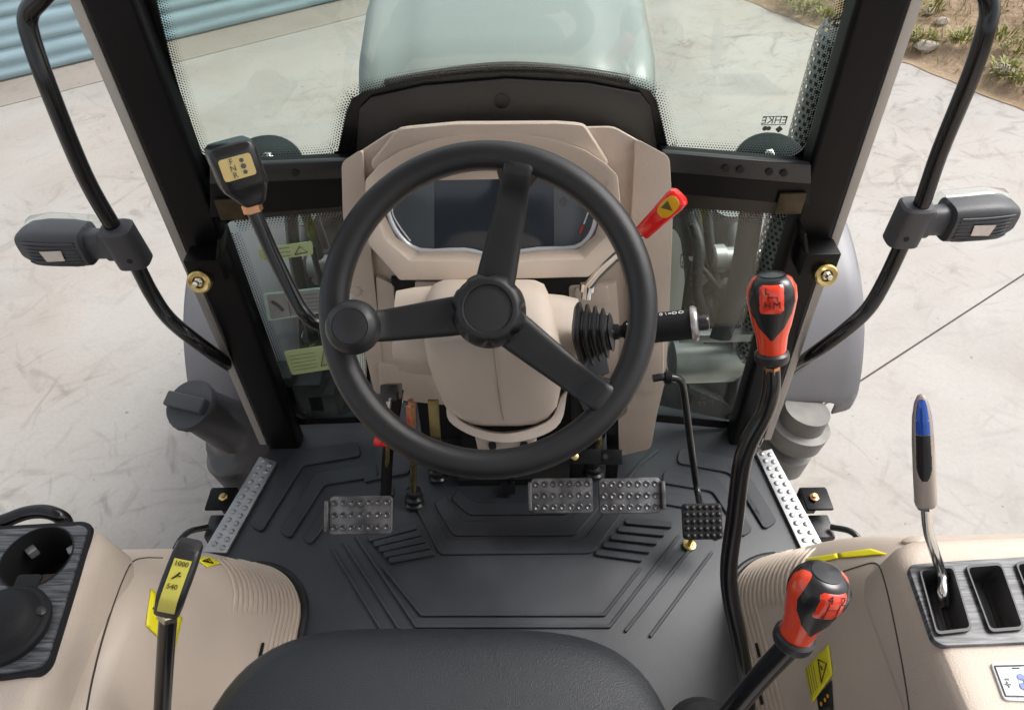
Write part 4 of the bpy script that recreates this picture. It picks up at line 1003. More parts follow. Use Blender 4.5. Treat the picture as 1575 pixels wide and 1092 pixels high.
def pad(parent, c, w_, h_, nx, ny, me, flap, m=PADM):
    pts = roundpoly([c + PX * (a * w_ / 2) + PU * (b_ * h_ / 2) for a, b_ in ((-1, -1), (1, -1), (1, 1), (-1, 1))], .008, 4)
    p = prism('pad', pts, PN * -.012, m, parent, .003, 3)
    Mr = Matrix((PX, PU, PN)).transposed().to_4x4()
    for i in range(nx):
        for j in range(ny):
            o = ob('stud', me, None, p); L = c + PX * (w_ * (-.5 + (i + .6) / (nx + .2))) + PU * (h_ * (-.5 + (j + .55) / (ny + .1))) + PN * .0004
            M = Mr.copy(); M.translation = L; o.matrix_basis = M
    if flap:
        fc = c + PX * (flap * (w_ / 2 + .003)) + PN * .004
        boxo('side_flap', fc, PX * .0035, PU * (h_ * .40), PN * .012, m, p, .0025, 3)
    return p
def flatbar(name, pts, w_, th, m, parent):
    rg = []
    P = [V(p) for p in pts]
    for i, p in enumerate(P):
        T = (P[min(i + 1, len(P) - 1)] - P[max(0, i - 1)]).normalized(); S = T.cross(PN).normalized(); Nn = S.cross(T)
        rg.append([p + S * (a * w_ / 2) + Nn * (b_ * th / 2) for a, b_ in ((-1, -1), (1, -1), (1, 1), (-1, 1))])
    return loft(name, rg, m, parent, bev=.0015, ang=30)
cc = atz(555, 792, .13); px2m = (cc - CAM).dot(_f) / FPX
cl = thing('clutch_pedal', 'black studded clutch pedal alone beside the brass linkage rod', 'pedal', V((cc.x, cc.y, 0)))
pad(cl, cc, 97 * px2m, .072, 7, 3, ring_me, -1)
flatbar('arm', [cc + PX * .045 + PU * .02 - PN * .01, at(596, 700, 1.44), at(606, 640, 1.40), at(612, 600, 1.37)], .020, .012, PAINT, cl)
hk = atz(588, 678, .16)
b1 = atz(865, 762, .13); b2 = atz(969, 762, .13)
for c, fl, lb_, x_, nm in ((b1, -1, 'black studded brake pedal nearer the steering column', 890, 'a'), (b2, 1, 'black studded brake pedal nearer the accelerator', 942, 'b')):
    t = thing('brake_pedal', lb_, 'pedal', V((c.x, c.y, 0)), 'twin brake pedals')
    k = (c - CAM).dot(_f) / FPX
    pad(t, c, 95 * k, .068, 7, 3, ring_me, fl)
    x0 = 884 if nm == 'a' else 939
    flatbar('arm', [at(x0, 742, 1.475), at(x0 + 4, 700, 1.44), at(x0 + 2, 640, 1.39), at(x0, 600, 1.36)], .022, .014, PAINT, t)
    la = boxo('latch_bar', at(901 if nm == 'a' else 938, 702 if nm == 'a' else 703, 1.40), (.028 if nm == 'a' else .022, 0, 0), PU * .014, PN * .010, PAINT, t, .002)
    if nm == 'a': lathe('bolt', at(884, 702, 1.385), PN, [(.007, 0), (.007, .003), (.003, .005), (0, .005)], ZINC, la, 14)
    else: lathe('bolt_hole', at(931, 702, 1.387), PN, [(.005, 0), (.005, .002), (.003, .002)], PLASTS, la, 14)
ca = atz(1081, 802, .10); k = (ca - CAM).dot(_f) / FPX
ac = thing('accelerator_pedal', 'small square studded accelerator pedal on a thin bent rod', 'pedal', V((ca.x, ca.y, 0)))
pad(ac, ca, 61 * k, .068, 6, 5, bump_me, 0, PLAST)
tube('rod', [ca + PU * .02 - PN * .008, at(1071, 745, 1.50), at(1062, 680, 1.43), at(1053, 610, 1.36), at(1049, 590, 1.335), at(1041, 582, 1.325), at(1020, 580, 1.32), at(1004, 582, 1.32)], .0068, TUBEM, ac, 14, 6)
lathe('pivot_collar', at(1027, 581, 1.32), V((1, 0, 0)), [(.010, -.006), (.011, -.005), (.011, .005), (.010, .006)], PAINT, ac, 16)
sb = atz(1060, 838, .004)
so_ = thing('stop_screw', 'brass pedal stop screw on the floor mat below the accelerator', 'screw', sb)
lathe('washer', sb, (0, 0, 1), [(.013, 0), (.013, .003), (.010, .004), (.006, .004), (0, .004)], ZINC, so_, 24)
lathe('stud', sb, (0, -.05, 1), [(.0045, .003), (.0045, .045), (0, .045)], ZINC, so_, 12)

# linkage rods with rubber boots
def boot(name, base, d, sc_, parent, m=PLASTS):
    return lathe(name, base, d, [(.020 * sc_, 0), (.021 * sc_, .004), (.017 * sc_, .008), (.020 * sc_, .014), (.020 * sc_, .020), (.014 * sc_, .024), (.017 * sc_, .030), (.016 * sc_, .038), (.009 * sc_, .042), (0, .042)], m, parent, 28)
bb_ = atz(638, 775, .002)
lk = thing('linkage_rod', 'brass plated linkage rod rising from a black rubber boot', 'rod', bb_)
boot('boot', bb_, V((0, .25, 1)), 1.0, lk)
tube('rod', [bb_ + V((0, .01, .04)), at(636, 690, 1.42), at(634, 650, 1.38)], .0068, ZINC, lk, 14, 3)
lathe('hex_sleeve', at(634, 655, 1.385), at(632, 620, 1.355) - at(634, 655, 1.385), [(.010, 0), (.010, .05), (.006, .052), (.006, .06), (0, .06)], BRASSN, lk, 6, ang=20)
b2_ = atz(674, 735, .002)
lk2 = thing('linkage_rod', 'flat olive linkage bar with boot nearest the steering column', 'rod', b2_)
boot('boot', b2_, V((0, .35, 1)), 1.0, lk2)
flatbar('bar', [b2_ + V((0, .015, .04)), at(670, 670, 1.42), at(666, 615, 1.37)], .020, .006, mat('olive zinc', (.36, .30, .14), .35, metal=.9, var=.3, vscale=30), lk2)
b3_ = atz(913, 728, .002)
lk3 = thing('linkage_rod', 'thin brass linkage rod behind the brake pedal latch bars', 'rod', b3_)
boot('boot', b3_, V((0, .3, 1)), 1.1, lk3)
tube('rod', [b3_ + V((0, .012, .04)), at(920, 690, 1.43), at(922, 660, 1.40)], .0058, ZINC, lk3, 12, 2)
pk = thing('pull_knob', 'black square switch box with a pull pin under the dashboard apron', 'switch', at(602, 600, 1.22))
boxo('box', at(602, 603, 1.25), (.014, 0, 0), CU * .014, _f * .03, PLASTS, pk, .003)
tube('pin', [at(600, 612, 1.22), at(597, 640, 1.25)], .003, CHROME, pk, 10, 0)
rk = thing('red_pull_handle', 'small red cylindrical pull handle beside the clutch pedal arm', 'handle', at(590, 678, 1.33))
r0_, r1_ = at(576, 676, 1.38), at(606, 682, 1.38)
lathe('grip', r0_, r1_ - r0_, [(.006, 0), (.011, .001), (.012, .010), (.0095, .013), (.0095, .035), (0, .036)], RED, rk, 24)
tube('stem', [r1_ - CR * .012, at(596, 705, 1.42), at(593, 740, 1.47)], .004, ZINC, rk, 10, 2)
sk = thing('ignition_switch', 'small black rocker lock below the stalk boot', 'switch', at(912, 580, 1.13))
boxo('plate', at(908, 574, 1.13), CR * .020, CU * .004, _f * .012, PLASTS, sk, .002)
lathe('barrel', at(914, 588, 1.135), -_f, [(.010, -.02), (.011, 0), (.008, .003), (0, .003)], CHROME, sk, 20)
hk_ = thing('floor_hook', 'small black hook bracket standing on the mat behind the wheel', 'hook', atz(782, 760, 0))
boxo('plate', atz(782, 750, .02), (.014, 0, 0), PU * .014, PN * .002, PAINT, hk_, .001)
tube('stem', [atz(784, 742, .03), at(790, 728, 1.47), at(800, 715, 1.44)], .004, PAINT, hk_, 8, 2)

# =================================================================== SIDE CONSOLES
XI = [(0, .405), (.40, .497), (.425, .508), (.437, .53), (.44, .56)]
YFt = [(0, .765), (.05, .745), (.12, .718), (.2, .685), (.27, .648), (.33, .61), (.38, .578), (.41, .553), (.43, .52), (.44, .48)]
def interp(tb, z):
    for (a, va), (b_, vb) in zip(tb, tb[1:]):
        if z <= b_: return va + (vb - va) * (z - a) / (b_ - a)
    return tb[-1][1]
def plan(z, sx, off=0., na=14, x_end=1.15):
    xi, yf = interp(XI, z) - off, interp(YFt, z) + off
    r = .115 + off; pts = [V((sx * xi, -.35, z)), V((sx * xi, .0, z)), V((sx * xi, .3, z))]
    for k in range(na + 1):
        a = math.pi / 2 * k / na
        pts.append(V((sx * (xi + r - r * math.cos(a)), yf - r + r * math.sin(a), z)))
    for x in (.62, .75, .95, x_end):
        if x > xi + r + .01: pts.append(V((sx * x, yf, z)))
    while len(pts) < na + 8: pts.append(pts[-1] + V((sx * .01, 0, 0)))
    return pts[:na + 8]
def console(sx, label, xin, yf, ztop, zlow):
    t = thing('side_console', label, 'console', V((sx * .6, .3, 0)), 'beige side consoles')
    zs = [-.03, .02, .06, .10, .14, .18, .22, .26, .30, .34, .37, .395, .412, .424, .432, .437, .44]
    fp = loft('fender_panel', [plan(max(0, z) if z > 0 else 0., sx) if z >= 0 else [p + V((0, 0, -.03)) for p in plan(0, sx)] for z in zs], BEIGE2, t, (False, True), closed=False, ang=50)
    # black rubber edge along the floor
    tube('floor_seal', [p + V((0, 0, .004)) for p in plan(0., sx, .004)[:-4]], .006, PLAST, t, 8, 0)
    for k in range(15):
        z = .024 + .0140 * k
        pl = plan(z, sx, .0015)[2:-6 - (k // 4)]
        if k > 5: pl = pl[1:]
        tube('moulded_rib', pl, [.0004] + [.0029] * (len(pl) - 2) + [.0004], BEIGE2, t, 8, 0)
    # arm-rest housing
    rg = []
    for z, ins in ((zlow, .012), (zlow + .012, .002), (zlow + .03, -.002), (ztop - .03, .004), (ztop - .012, .008), (ztop - .003, .015), (ztop, .024)):
        xi, y1 = xin + ins, yf - ins
        base = [(xi, -.40), (xi, y1), (1.2, y1 + .02), (1.2, -.40)]
        rg.append([V((sx * p.x, p.y, z)) for p in roundpoly([V(b_) for b_ in base], .045, 6)])
    ar = loft('arm_rest', rg, BEIGE, t, ang=50)
    return t, fp, ar
bpy.context.view_layer.update()
cL, fpL, arL = console(-1, 'left beige console with grey wood panel, cup holder and ribbed foot', .53, .556, .50, .385)
cR, fpR, arR = console(1, 'right beige console with slotted grey wood panel and ribbed foot', .474, .515, .50, .37)

# left panel: wood plate, cup holder, capped knob
zp = .506
lp_ = [(-60, 812), (128, 801), (142, 806), (138, 825), (78, 1020), (62, 1036), (-60, 1052)]
bezel = prism('panel_bezel', [atz(p.x, p.y, zp - .001) for p in roundpoly(lp_, 10, 4)], V((0, 0, -.009)), MATTE, cL, .002)
lp2 = [(-60, 817), (124, 807), (134, 812), (130, 828), (72, 1013), (58, 1027), (-60, 1042)]
wpl = prism('wood_panel', [atz(p.x, p.y, zp + .003) for p in roundpoly(lp2, 9, 4)], V((0, 0, -.006)), WOOD, cL, .001)
cup = atz(58, 858, zp); cr = .043
def cyl_cut(c, r, d, n=48, el=1.):
    return prism('cutter', [c + V((r * el * math.cos(2 * math.pi * k / n), r * math.sin(2 * math.pi * k / n), .03)) for k in range(n)], V((0, 0, -d)), CAVITY, None, 0)
for o_ in (arL, bezel, wpl): cut(o_, cyl_cut(cup, cr, .14))
ch_ = lathe('cup_holder', cup, (0, 0, -1), [(cr + .0015, -.0035), (cr - .0005, -.0040), (cr - .001, .0), (cr - .003, .075), (0, .078)], MATTE, cL, 48, cap=(False, False))
for a in (40, 140, 250):
    a = R_(a); boxo('grip_tab', cup + V(((cr - .008) * math.cos(a), (cr - .008) * math.sin(a), -.022)), V((math.cos(a), math.sin(a), 0)) * .006, V((-math.sin(a), math.cos(a), 0)) * .006, (0, 0, .006), STEEL, ch_, .002)
kb = atz(14, 966, zp + .002)
cpl = lathe('socket_cap', kb, (0, 0, 1), [(.047, 0), (.049, .004), (.049, .011), (.046, .015), (.042, .016), (.0395, .020), (.037, .027), (.030, .034), (.018, .038), (0, .040)], MATTE, cL, 56, cap=(True, False), ang=35)
lathe('cap_notch', kb + V((.040, .012, .017)), V((.5, .2, 1)), [(.006, -.006), (.006, .002), (.004, .003), (0, .003)], PLAST, cpl, 14)
prism('finger_slot', [p + V((0, 0, zp + .0045)) for p in roundpoly([V((*(cup.xy * .5 + kb.xy * .5), 0)) + V(q) for q in ((-.012, -.02, 0), (.012, -.02, 0), (.016, .022, 0), (-.016, .022, 0))], .006, 3)], V((0, 0, -.004)), MATTE, cL, .001)

# right panel with three lever slots
rp = [(1396, 868), (1470, 862), (1640, 852), (1640, 985), (1452, 993), (1436, 984)]
rb = prism('panel_bezel', [atz(p.x, p.y, zp + .0) for p in roundpoly(rp, 12, 4)], V((0, 0, -.010)), WOOD, cR, .004, 3)
slots = [[(1414, 878), (1464, 873), (1492, 968), (1440, 974)], [(1486, 873), (1538, 869), (1572, 966), (1522, 970)], [(1562, 868), (1612, 864), (1650, 962), (1600, 966)]]
for q in slots:
    for o_ in (arR, rb):
        cut(o_, prism('cutter', [atz(p.x, p.y, zp) + V((0, 0, .03)) for p in roundpoly(q, 8, 4)], V((0, 0, -.10)), CAVITY, None, 0))
    P = [atz(p.x, p.y, zp + .002) for p in roundpoly(q, 8, 4)]; cen = sum(P, V()) / len(P)
    fr_ = loft('slot_liner', [[cen + (p - cen) * 1.06 for p in P], [cen + (p - cen) * 1.06 + V((0, 0, .003)) for p in P], [cen + (p - cen) * .97 + V((0, 0, .003)) for p in P], [cen + (p - cen) * .95 + V((0, 0, -.035)) for p in P]], mat('slot liner grey', (.035, .036, .04), .5), cR, (False, True), ang=30)
    for s_ in (.25, .5, .75):
        a0_ = (P[0] * (1 - s_) + P[5] * s_); 
        c0, c1 = atz(q[0][0] * (1 - s_) + q[1][0] * s_, q[0][1] * (1 - s_) + q[1][1] * s_, zp), atz(q[3][0] * (1 - s_) + q[2][0] * s_, q[3][1] * (1 - s_) + q[2][1] * s_, zp)
        tube('slot_rib', [c0 * .93 + c1 * .07 + V((0, 0, -.034)), c0 * .07 + c1 * .93 + V((0, 0, -.034))], .0022, PLAST, fr_, 6, 0)
# printed plate on the lower rear part of the right arm rest
dq = [(1524, 1018), (1640, 1016), (1640, 1080), (1545, 1076)]
dpl = prism('decal_plate', [atz(p.x, p.y, .503) for p in roundpoly(dq, 8, 4)], V((0, 0, -.004)), DECALW, cR, .0005)
zt_ = .5036
for seg_ in ([(1530, 1024), (1600, 1022)], [(1530, 1024), (1547, 1070)], [(1547, 1070), (1600, 1071)]):
    tube('printed_line', [atz(x, y, zt_) for x, y in seg_], .0008, GREYINK, dpl, 5, 0)
rx, ry = V((1, 0, 0)), V((0, 1, 0))
text('printed_sign', '-', atz(1548, 1042, zt_), rx, ry, .018, GREYINK, dpl); text('printed_sign', '+', atz(1551, 1053, zt_), rx, ry, .014, GREYINK, dpl)
pe = prism('printed_field', [atz(p.x, p.y, zt_) for p in roundpoly([(1564, 1036), (1600, 1035), (1610, 1058), (1571, 1060)], 5, 3)], V((0, 0, -.0004)), WHITEINK, dpl, 0)
for x, y in ((1571, 1041), (1575, 1055)): lathe('printed_dot', atz(x, y, zt_ + .0003), (0, 0, 1), [(.0042, 0), (.0042, .0003), (0, .0003)], BLUEINK, pe, 14)
text('printed_sign', '2', atz(1574, 1048, zt_ + .0004), rx, ry, .010, GREYINK, pe)
tube('printed_arrow', [atz(1557, 1025 + 2, zt_), atz(1568, 1027, zt_)], .0006, GREYINK, dpl, 5, 0)

bpy.context.view_layer.update()
# dark seam between arm rest and lower panel
for pxs, a_o, f_o, par in (([(250, 858), (222, 858), (204, 864), (192, 884), (175, 928), (157, 985), (142, 1045), (131, 1105)], arL, fpL, cL), ([(1282, 884), (1318, 872), (1346, 866), (1358, 884), (1372, 940), (1386, 1010), (1396, 1070), (1400, 1105)], arR, fpR, cR)):
    P = []
    for x, y in [(p.x, p.y) for p in catmull([V((*q, 0)) for q in pxs], 4)]:
        hs2 = [h for h in (hit(a_o, x, y), hit(f_o, x, y)) if h]
        if hs2: P.append(min(hs2, key=lambda h: (h[0] - CAM).length)[0])
    if len(P) > 3: tube('panel_seam', P, .0013, mat('dark seam', (.06, .045, .035), .7), par, 6, 0)
# warning stickers lying on the panels
def warn(fp, quad, par, tri, lines=None):
    o = decal_on('warning_sticker', fp, quad, YEL, par, 8)
    if o and tri:
        P = [on(fp, x, y, .0032)[0] for x, y in tri]; tube('warning_triangle', P + [P[0]], .0010, INK, o, 5, 0)
        c = sum(P, V()) / 3; tube('exclamation_bar', [c * .7 + P[0] * .3, c * .75 + (P[1] + P[2]) * .125], .0011, INK, o, 5, 0)
    if o and lines:
        for a, b_ in lines:
            try: tube('print_line', [on(fp, *a, .003)[0], on(fp, *b_, .003)[0]], .0004, GREYINK, o, 4, 0)
            except TypeError: pass
    return o
warn(fpL, [(231, 905), (279, 950), (267, 1003), (223, 962)], cL, [(233, 936), (262, 930), (252, 975)])
warn(fpR, [(1276, 990), (1282, 1037), (1251, 1081), (1239, 1029)], cR, [(1261, 1014), (1274, 1020), (1266, 1050)], [((1243 + k * 3.2, 1027 - k * 2.5), (1251 + k * 3, 1068 - k * 3.4)) for k in range(4)])
warn(fpR, [(1238, 860), (1256, 868), (1290, 859), (1288, 852)], cR, None)
warn(fpR, [(1289, 852), (1291, 859), (1366, 853), (1340, 845)], cR, None)
warn(fpL, [(300, 860), (322, 857), (339, 867), (318, 873)], cL, [(310, 865), (320, 861), (326, 868)])
o = decal_on('print_sticker', fpR, [(1280, 1046), (1283, 1092), (1262, 1100), (1258, 1072)], INK, cR, 4)
if o:
    for x, y in ((1266, 1082), (1272, 1076), (1276, 1070)):
        p, nn = on(fpR, x, y, .003); lathe('printed_dot', p, nn, [(.003, 0), (.003, .0004), (0, .0004)], YELDISC, o, 8)
for px, py, fp, par in ((1168, 1000, fpR, cR), (1172, 1072, fpR, cR), (400, 1000, fpL, cL)):
    h = hit(fp, px, py)
    if h: boxo('clip_slot', h[0] + h[1] * .003, (.0, .012, 0), (0, 0, .003), h[1] * .002, CAVITY, par, 0)
for px, py, fp, par in ((1405, 832, fpR, cR), (1472, 840, fpR, cR), (192, 838, fpL, cL)):
    h = hit(fp, px, py)
    if h: lathe('fender_button', h[0], h[1], [(.016, 0), (.015, .003), (.010, .005), (0, .005)], BEIGE2, par, 24)

# =================================================================== LEVERS
def gear_knob(parent, base, d, fwd, L, chars, lines, tilt=0.):
    """orange and black pear knob; d axis, fwd the face the driver sees"""
    d = d.normalized(); fwd = (fwd - d * fwd.dot(d)).normalized(); sd_ = d.cross(fwd)
    sd_ = sd_ if sd_.dot(CR) > 0 else -sd_
    prof = [(-.02, .0170, .0170), (0, .0172, .0170), (.10, .0182, .0175), (.22, .0195, .0185), (.38, .0240, .0220), (.55, .0275, .0245), (.70, .0302, .0270), (.84, .0290, .0262), (.94, .0235, .0215), (.985, .0150, .014), (1.0, .0001, .0001)]
    def pt(i, th, k=1.):
        s, a, b_ = prof[i]; return base + d * (L * s) + sd_ * (a * k * math.cos(th)) + fwd * (b_ * k * math.sin(th))
    body = loft('knob', [[pt(i, 2 * math.pi * q / 40) for q in range(40)] for i in range(len(prof))], ORANGE, parent, ang=80)
    def patch(name, rows, m, thc, parent_, n=18, k=1.035):
        rg = []
        for i, wd in rows:
            rg.append([pt(i, thc - R_(wd) + 2 * R_(wd) * q / n, k if (0 < q < n or wd > 90) else .985) for q in range(n + 1)])
        # end rows tuck in
        return loft(name, rg, m, parent_, (False, False), closed=False, ang=80)
    patch('black_face', [(3, 4), (4, 40), (5, 62), (6, 68), (7, 66), (8, 70), (9, 95), (10, 95)], PLASTS, math.pi / 2, body)
    patch('black_back', [(3, 4), (4, 40), (5, 62), (6, 68), (7, 66), (8, 70), (9, 95), (10, 95)], PLASTS, -math.pi / 2, body)
    loft('black_crown', [[pt(i, 2 * math.pi * q / 40, 1.037) + d * (.0009 * (i - 8)) for q in range(40)] for i in (9, 10)], PLASTS, body, (False, True), ang=80)
    # glossy label pad following the face
    rg = []
    def face(s, x, lift):
        for (s0_, a0_, b0_), (s1_, a1_, b1_) in zip(prof, prof[1:]):
            if s <= s1_: f = (s - s0_) / (s1_ - s0_); a = a0_ + (a1_ - a0_) * f; b_ = b0_ + (b1_ - b0_) * f; break
        a *= 1.035; b_ *= 1.035; yy = b_ * math.sqrt(max(0, 1 - (x / a) ** 2)); return base + d * (L * s + lift * max(0, s - .68) * 5) + sd_ * x + fwd * (yy + lift)
    for i in range(9):
        s = .575 + .37 * i / 8; hw_ = .0150 * (1 if 0 < i < 8 else .86)
        rg.append([face(s, -hw_ + 2 * hw_ * j / 8, .0016 if (0 < i < 8 and 0 < j < 8) else -.0005) for j in range(9)])
    lb = loft('red_label', rg, REDLAB, body, (False, False), closed=False, ang=80)
    for ch_, x, s in chars:
        p = face(s, x, .0028); q = face(s + .03, x, .0028); text('letter', ch_, p, sd_, (q - p).normalized(), .0122, INK, lb, .0002)
    for (x0, s0_), (x1, s1_) in lines: tube('shift_line', [face(s0_, x0, .0022), face(s1_, x1, .0022)], .0004, INK, lb, 5, 0)
    lathe('collar', base - d * .010, d, [(.012, -.004), (.020, -.003), (.0215, .0), (.0215, .008), (.0185, .011)], PLAST, parent, 32)
    return body
# range lever (L H M)
rv = thing('range_lever', 'orange and black knob lever marked L H M on a long bent black rod', 'lever', atz(1150, 1085, .05))
kb_ = at(1187, 541, .955); kt_ = at(1187, 421, .915); kd_ = kt_ - kb_
gear_knob(rv, kb_, kd_, CAM - kb_, kd_.length, [('L', -.0055, .85), ('H', -.005, .70), ('M', .006, .70)], [((-.004, .815), (-.004, .745)), ((-.004, .79), (.0065, .79)), ((.0065, .79), (.0065, .745))])
lathe('nut', kb_ - kd_.normalized() * .030, kd_, [(.009, 0), (.0105, .001), (.0105, .010), (.009, .011)], BRASSN, rv, 6, ang=20)
tube('rod', [at(1187, 568, .965), at(1186, 600, .975), at(1176, 635, .99), at(1152, 680, 1.01), at(1140, 720, 1.025), at(1130, 800, 1.06), at(1121, 870, 1.09), at(1124, 920, 1.105), at(1137, 985, 1.125), at(1148, 1060, 1.15), at(1150, 1130, 1.17)], [.0105, .0115, .0115, .0125, .0125, .0125, .0125, .0125, .0125, .0125, .0125], TUBEM, rv, 20, 6)
# gear lever (4 2 3 1)
gl = thing('gear_lever', 'orange and black knob gear lever marked 4 2 3 1 beside the seat', 'lever', atz(1110, 1110, .2))
kb2 = at(1224, 975, .79); kt2 = at(1272, 882, .745); kd2 = kt2 - kb2
gear_knob(gl, kb2, kd2, (CAM - kb2) + CR * .45, kd2.length * 1.02, [('4', -.006, .87), ('2', .007, .86), ('3', -.007, .64), ('1', .006, .64)], [((-.006, .83), (-.006, .69)), ((.006, .82), (.006, .69)), ((-.006, .76), (.006, .76))])
tube('rod', [at(1217, 990, .81), at(1170, 1040, .86), at(1115, 1105, .92)], .0125, TUBEM, gl, 20, 4)
gb = at(1088, 1140, 1.06)
lathe('boot', gb, V((.1, 0, 1)), [(.06, -.02), (.062, 0), (.05, .012), (.05, .016), (.036, .026), (.036, .030), (.022, .04), (0, .04)], PLAST, gl, 36)
lathe('boot_ring', gb + V((0, 0, -.01)), V((.1, 0, 1)), [(.062, -.004), (.064, -.002), (.064, .001), (.062, .002)], CHROME, gl, 36)
# PTO lever (540 / 1000)
po = thing('pto_lever', 'black wedge knob lever with yellow 1000 540 label beside the left console', 'lever', at(248, 1110, .95))
pb_, pt2 = at(259, 938, .835), at(272, 838, .775); pdv = (pt2 - pb_).normalized()
tube('rod', [at(259, 946, .84), at(255, 1000, .87), at(248, 1120, .93)], .0100, TUBEM, po, 20, 3)
lathe('nut', at(259, 946, .84) - pdv * .002, pdv, [(.011, 0), (.0125, .001), (.0125, .010), (.011, .011), (.011, .014), (.012, .015), (.012, .019), (.010, .020)], mat('zinc nut', (.72, .68, .5), .25, metal=1, var=.2, vscale=80), po, 6, ang=20)
XH = V((1, 0, 0)); XH = (XH - pdv * XH.dot(pdv)).normalized(); YH = pdv.cross(XH) * -1; YH = YH if YH.dot(CAM - pb_) > 0 else -YH
hdl = []
for h, hw_, f, bk in ((.0, .012, .010, -.010), (.005, .0140, .0130, -.0130), (.026, .0150, .0140, -.018), (.036, .0155, .0138, -.026), (.046, .0155, .007, -.036), (.056, .0152, -.006, -.043), (.066, .0145, -.020, -.046), (.071, .0125, -.028, -.045)):
    c = pb_ + pdv * h + YH * ((f + bk) / 2) + XH * (h * .06); hdl.append(sring(c, XH * hw_, YH * ((f - bk) / 2), 4.5, 36))
hk2 = loft('head', hdl, PLAST, po, ang=45)
lt = []
for h, f in ((.016, .0144), (.026, .0148), (.036, .0146), (.041, .0118), (.046, .0080), (.051, .0016), (.056, -.0050), (.066, -.0192)):
    c = pb_ + pdv * h + XH * (h * .06) + YH * f; w2 = .0092; lt.append([c + XH * (-w2 + 2 * w2 * j / 4) for j in range(5)])
ltp = loft('yellow_label', lt, LIME, hk2, (False, False), closed=False, ang=80)
nL = (V(lt[5][2]) - V(lt[7][2])).normalized(); yl = -nL
nrm = XH.cross(yl); nrm = nrm if nrm.dot(CAM - pb_) > 0 else -nrm
def onl(h, f, x):
    return pb_ + pdv * h + XH * (h * .06 + x) + YH * f + nrm * .0012
text('number', '1000', onl(.0635, -.0152, 0), XH, yl, .0076, INK, ltp, .0002); text('number', '540', onl(.0490, .0046, -.001), XH, yl, .0076, INK, ltp, .0002)
tube('shaft_symbol', [onl(.0540, -.0020, -.004), onl(.0562, -.0050, -.0005), onl(.0584, -.0082, .002)], .0010, INK, ltp, 6, 0)
tube('shaft_symbol', [onl(.0562, -.0050, -.0005), onl(.0562, -.0050, .004)], .0006, INK, ltp, 6, 0)
# blue topped hydraulic lever
bl = thing('hydraulic_lever', 'blue and black tipped lever on a chrome rod in the slotted panel', 'lever', atz(1452, 920, .47))
q0, q1 = at(1424, 776, .885), at(1417, 606, .84); qd = (q1 - q0).normalized(); QL = (q1 - q0).length
tube('rod', [atz(1456, 935, .47), atz(1450, 912, .50), at(1449, 885, .92), at(1438, 850, .91), at(1428, 815, .90), at(1424, 772, .885)], .0062, CHROME, bl, 16, 6)
lathe('nut', q0 - qd * .004, qd, [(.010, 0), (.0115, .001), (.0115, .008), (.010, .009)], CHROME, bl, 6, ang=20)
QN = CAM - q0; QN = (QN - qd * QN.dot(qd)).normalized(); QX = qd.cross(QN); QX = QX if QX.dot(CR) > 0 else -QX
qprof = [(0, .0105, .0105), (.03, .0122, .0122), (.3, .0122, .0125), (.6, .0118, .012), (.8, .0105, .0105), (.92, .0078, .008), (.98, .0045, .005), (1, .001, .001)]
gp_ = loft('grip', [sring(q0 + qd * (QL * s), QX * a, QN * b_, 2.4, 36) for s, a, b_ in qprof], TAUPE, bl, ang=70)
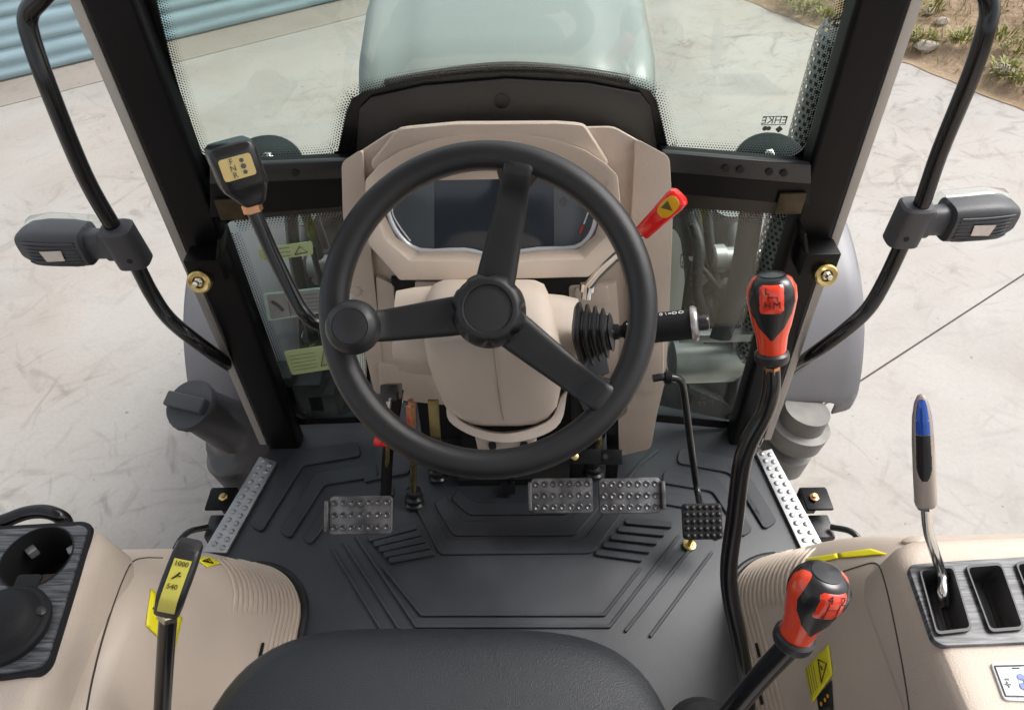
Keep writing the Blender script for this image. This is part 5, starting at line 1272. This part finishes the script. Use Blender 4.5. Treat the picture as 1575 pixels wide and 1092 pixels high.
def qpatch(name, s0_, s1_, m, n=14):
    rg = []
    for i in range(n + 1):
        s = s0_ + (s1_ - s0_) * i / n
        for (sa, aa, ba), (sb_, ab, bb2) in zip(qprof, qprof[1:]):
            if s <= sb_: f = (s - sa) / (sb_ - sa); a = aa + (ab - aa) * f; b_ = ba + (bb2 - ba) * f; break
        wd = 70 * math.sqrt(max(.02, 1 - ((.72 - s) / .46) ** 2)) if s < .72 else 74
        rg.append([q0 + qd * (QL * s) + QX * (a * 1.0 * math.cos(math.pi / 2 + R_(wd) * (1 - 2 * j / 12))) * (1.05 if 0 < j < 12 else .97) + QN * (b_ * math.sin(math.pi / 2 + R_(wd) * (1 - 2 * j / 12))) * (1.06 if 0 < j < 12 else .95) for j in range(13)])
    return loft(name, rg, m, gp_, (False, False), closed=False, ang=80)
qpatch('black_inlay', .27, .675, PLASTS); qpatch('blue_tip', .68, .985, BLUE)
# dark rail end rising behind the left console
tag(tube('grab_rail', [atz(-60, 818, .50), atz(0, 803, .50), atz(40, 789, .50), atz(72, 787, .50), atz(96, 797, .49), atz(104, 812, .46)], .0095, TUBEM, None, 18), 'dark curved grab rail end behind the left console', 'rail')

# =================================================================== SEAT
st_ = thing('driver_seat', 'black grained vinyl driver seat cushion in front of the viewer', 'seat', V((-.075, .12, .05)))
def seat_ring(z, ins, crown=0.):
    c = V((-.100, .105, z)); out = []
    a, b_ = .288 - ins, .328 - ins
    rot = R_(-1.5)
    for k in range(64):
        t = 2 * math.pi * k / 64; ct, sn = math.cos(t), math.sin(t)
        e = 4.2 if sn > 0 else 5
        x = a * math.copysign(abs(ct) ** (2 / e), ct); y = b_ * math.copysign(abs(sn) ** (2 / e), sn)
        out.append(c + V((x * math.cos(rot) - y * math.sin(rot), x * math.sin(rot) + y * math.cos(rot), -.02 * (ct * ct) * 0)))
    return out
loft('cushion', [seat_ring(.34, .03), seat_ring(.36, .010), seat_ring(.40, .0), seat_ring(.43, .004), seat_ring(.448, .014), seat_ring(.460, .030), seat_ring(.466, .050), seat_ring(.470, .085), seat_ring(.470, .14), seat_ring(.466, .22)], SEATM, st_, ang=80)
tube('piping', seat_ring(.400, -.001) + [seat_ring(.400, -.001)[0]], .0035, SEATM, st_, 8, 0)
boxo('pedestal', (-.07, .08, .17), (.16, 0, 0), (0, .2, 0), (0, 0, .17), PLAST, st_, .01)
bkr = []
for y, z, w_, th in ((-.20, .44, .25, .05), (-.22, .55, .27, .065), (-.25, .75, .27, .065), (-.28, .92, .24, .055), (-.29, .99, .20, .035)):
    bkr.append(sring(V((-.073, y - .06, z)), V((w_, 0, 0)), V((0, th, 0)), 3.4, 40))
loft('backrest', bkr, SEATM, st_, ang=80)
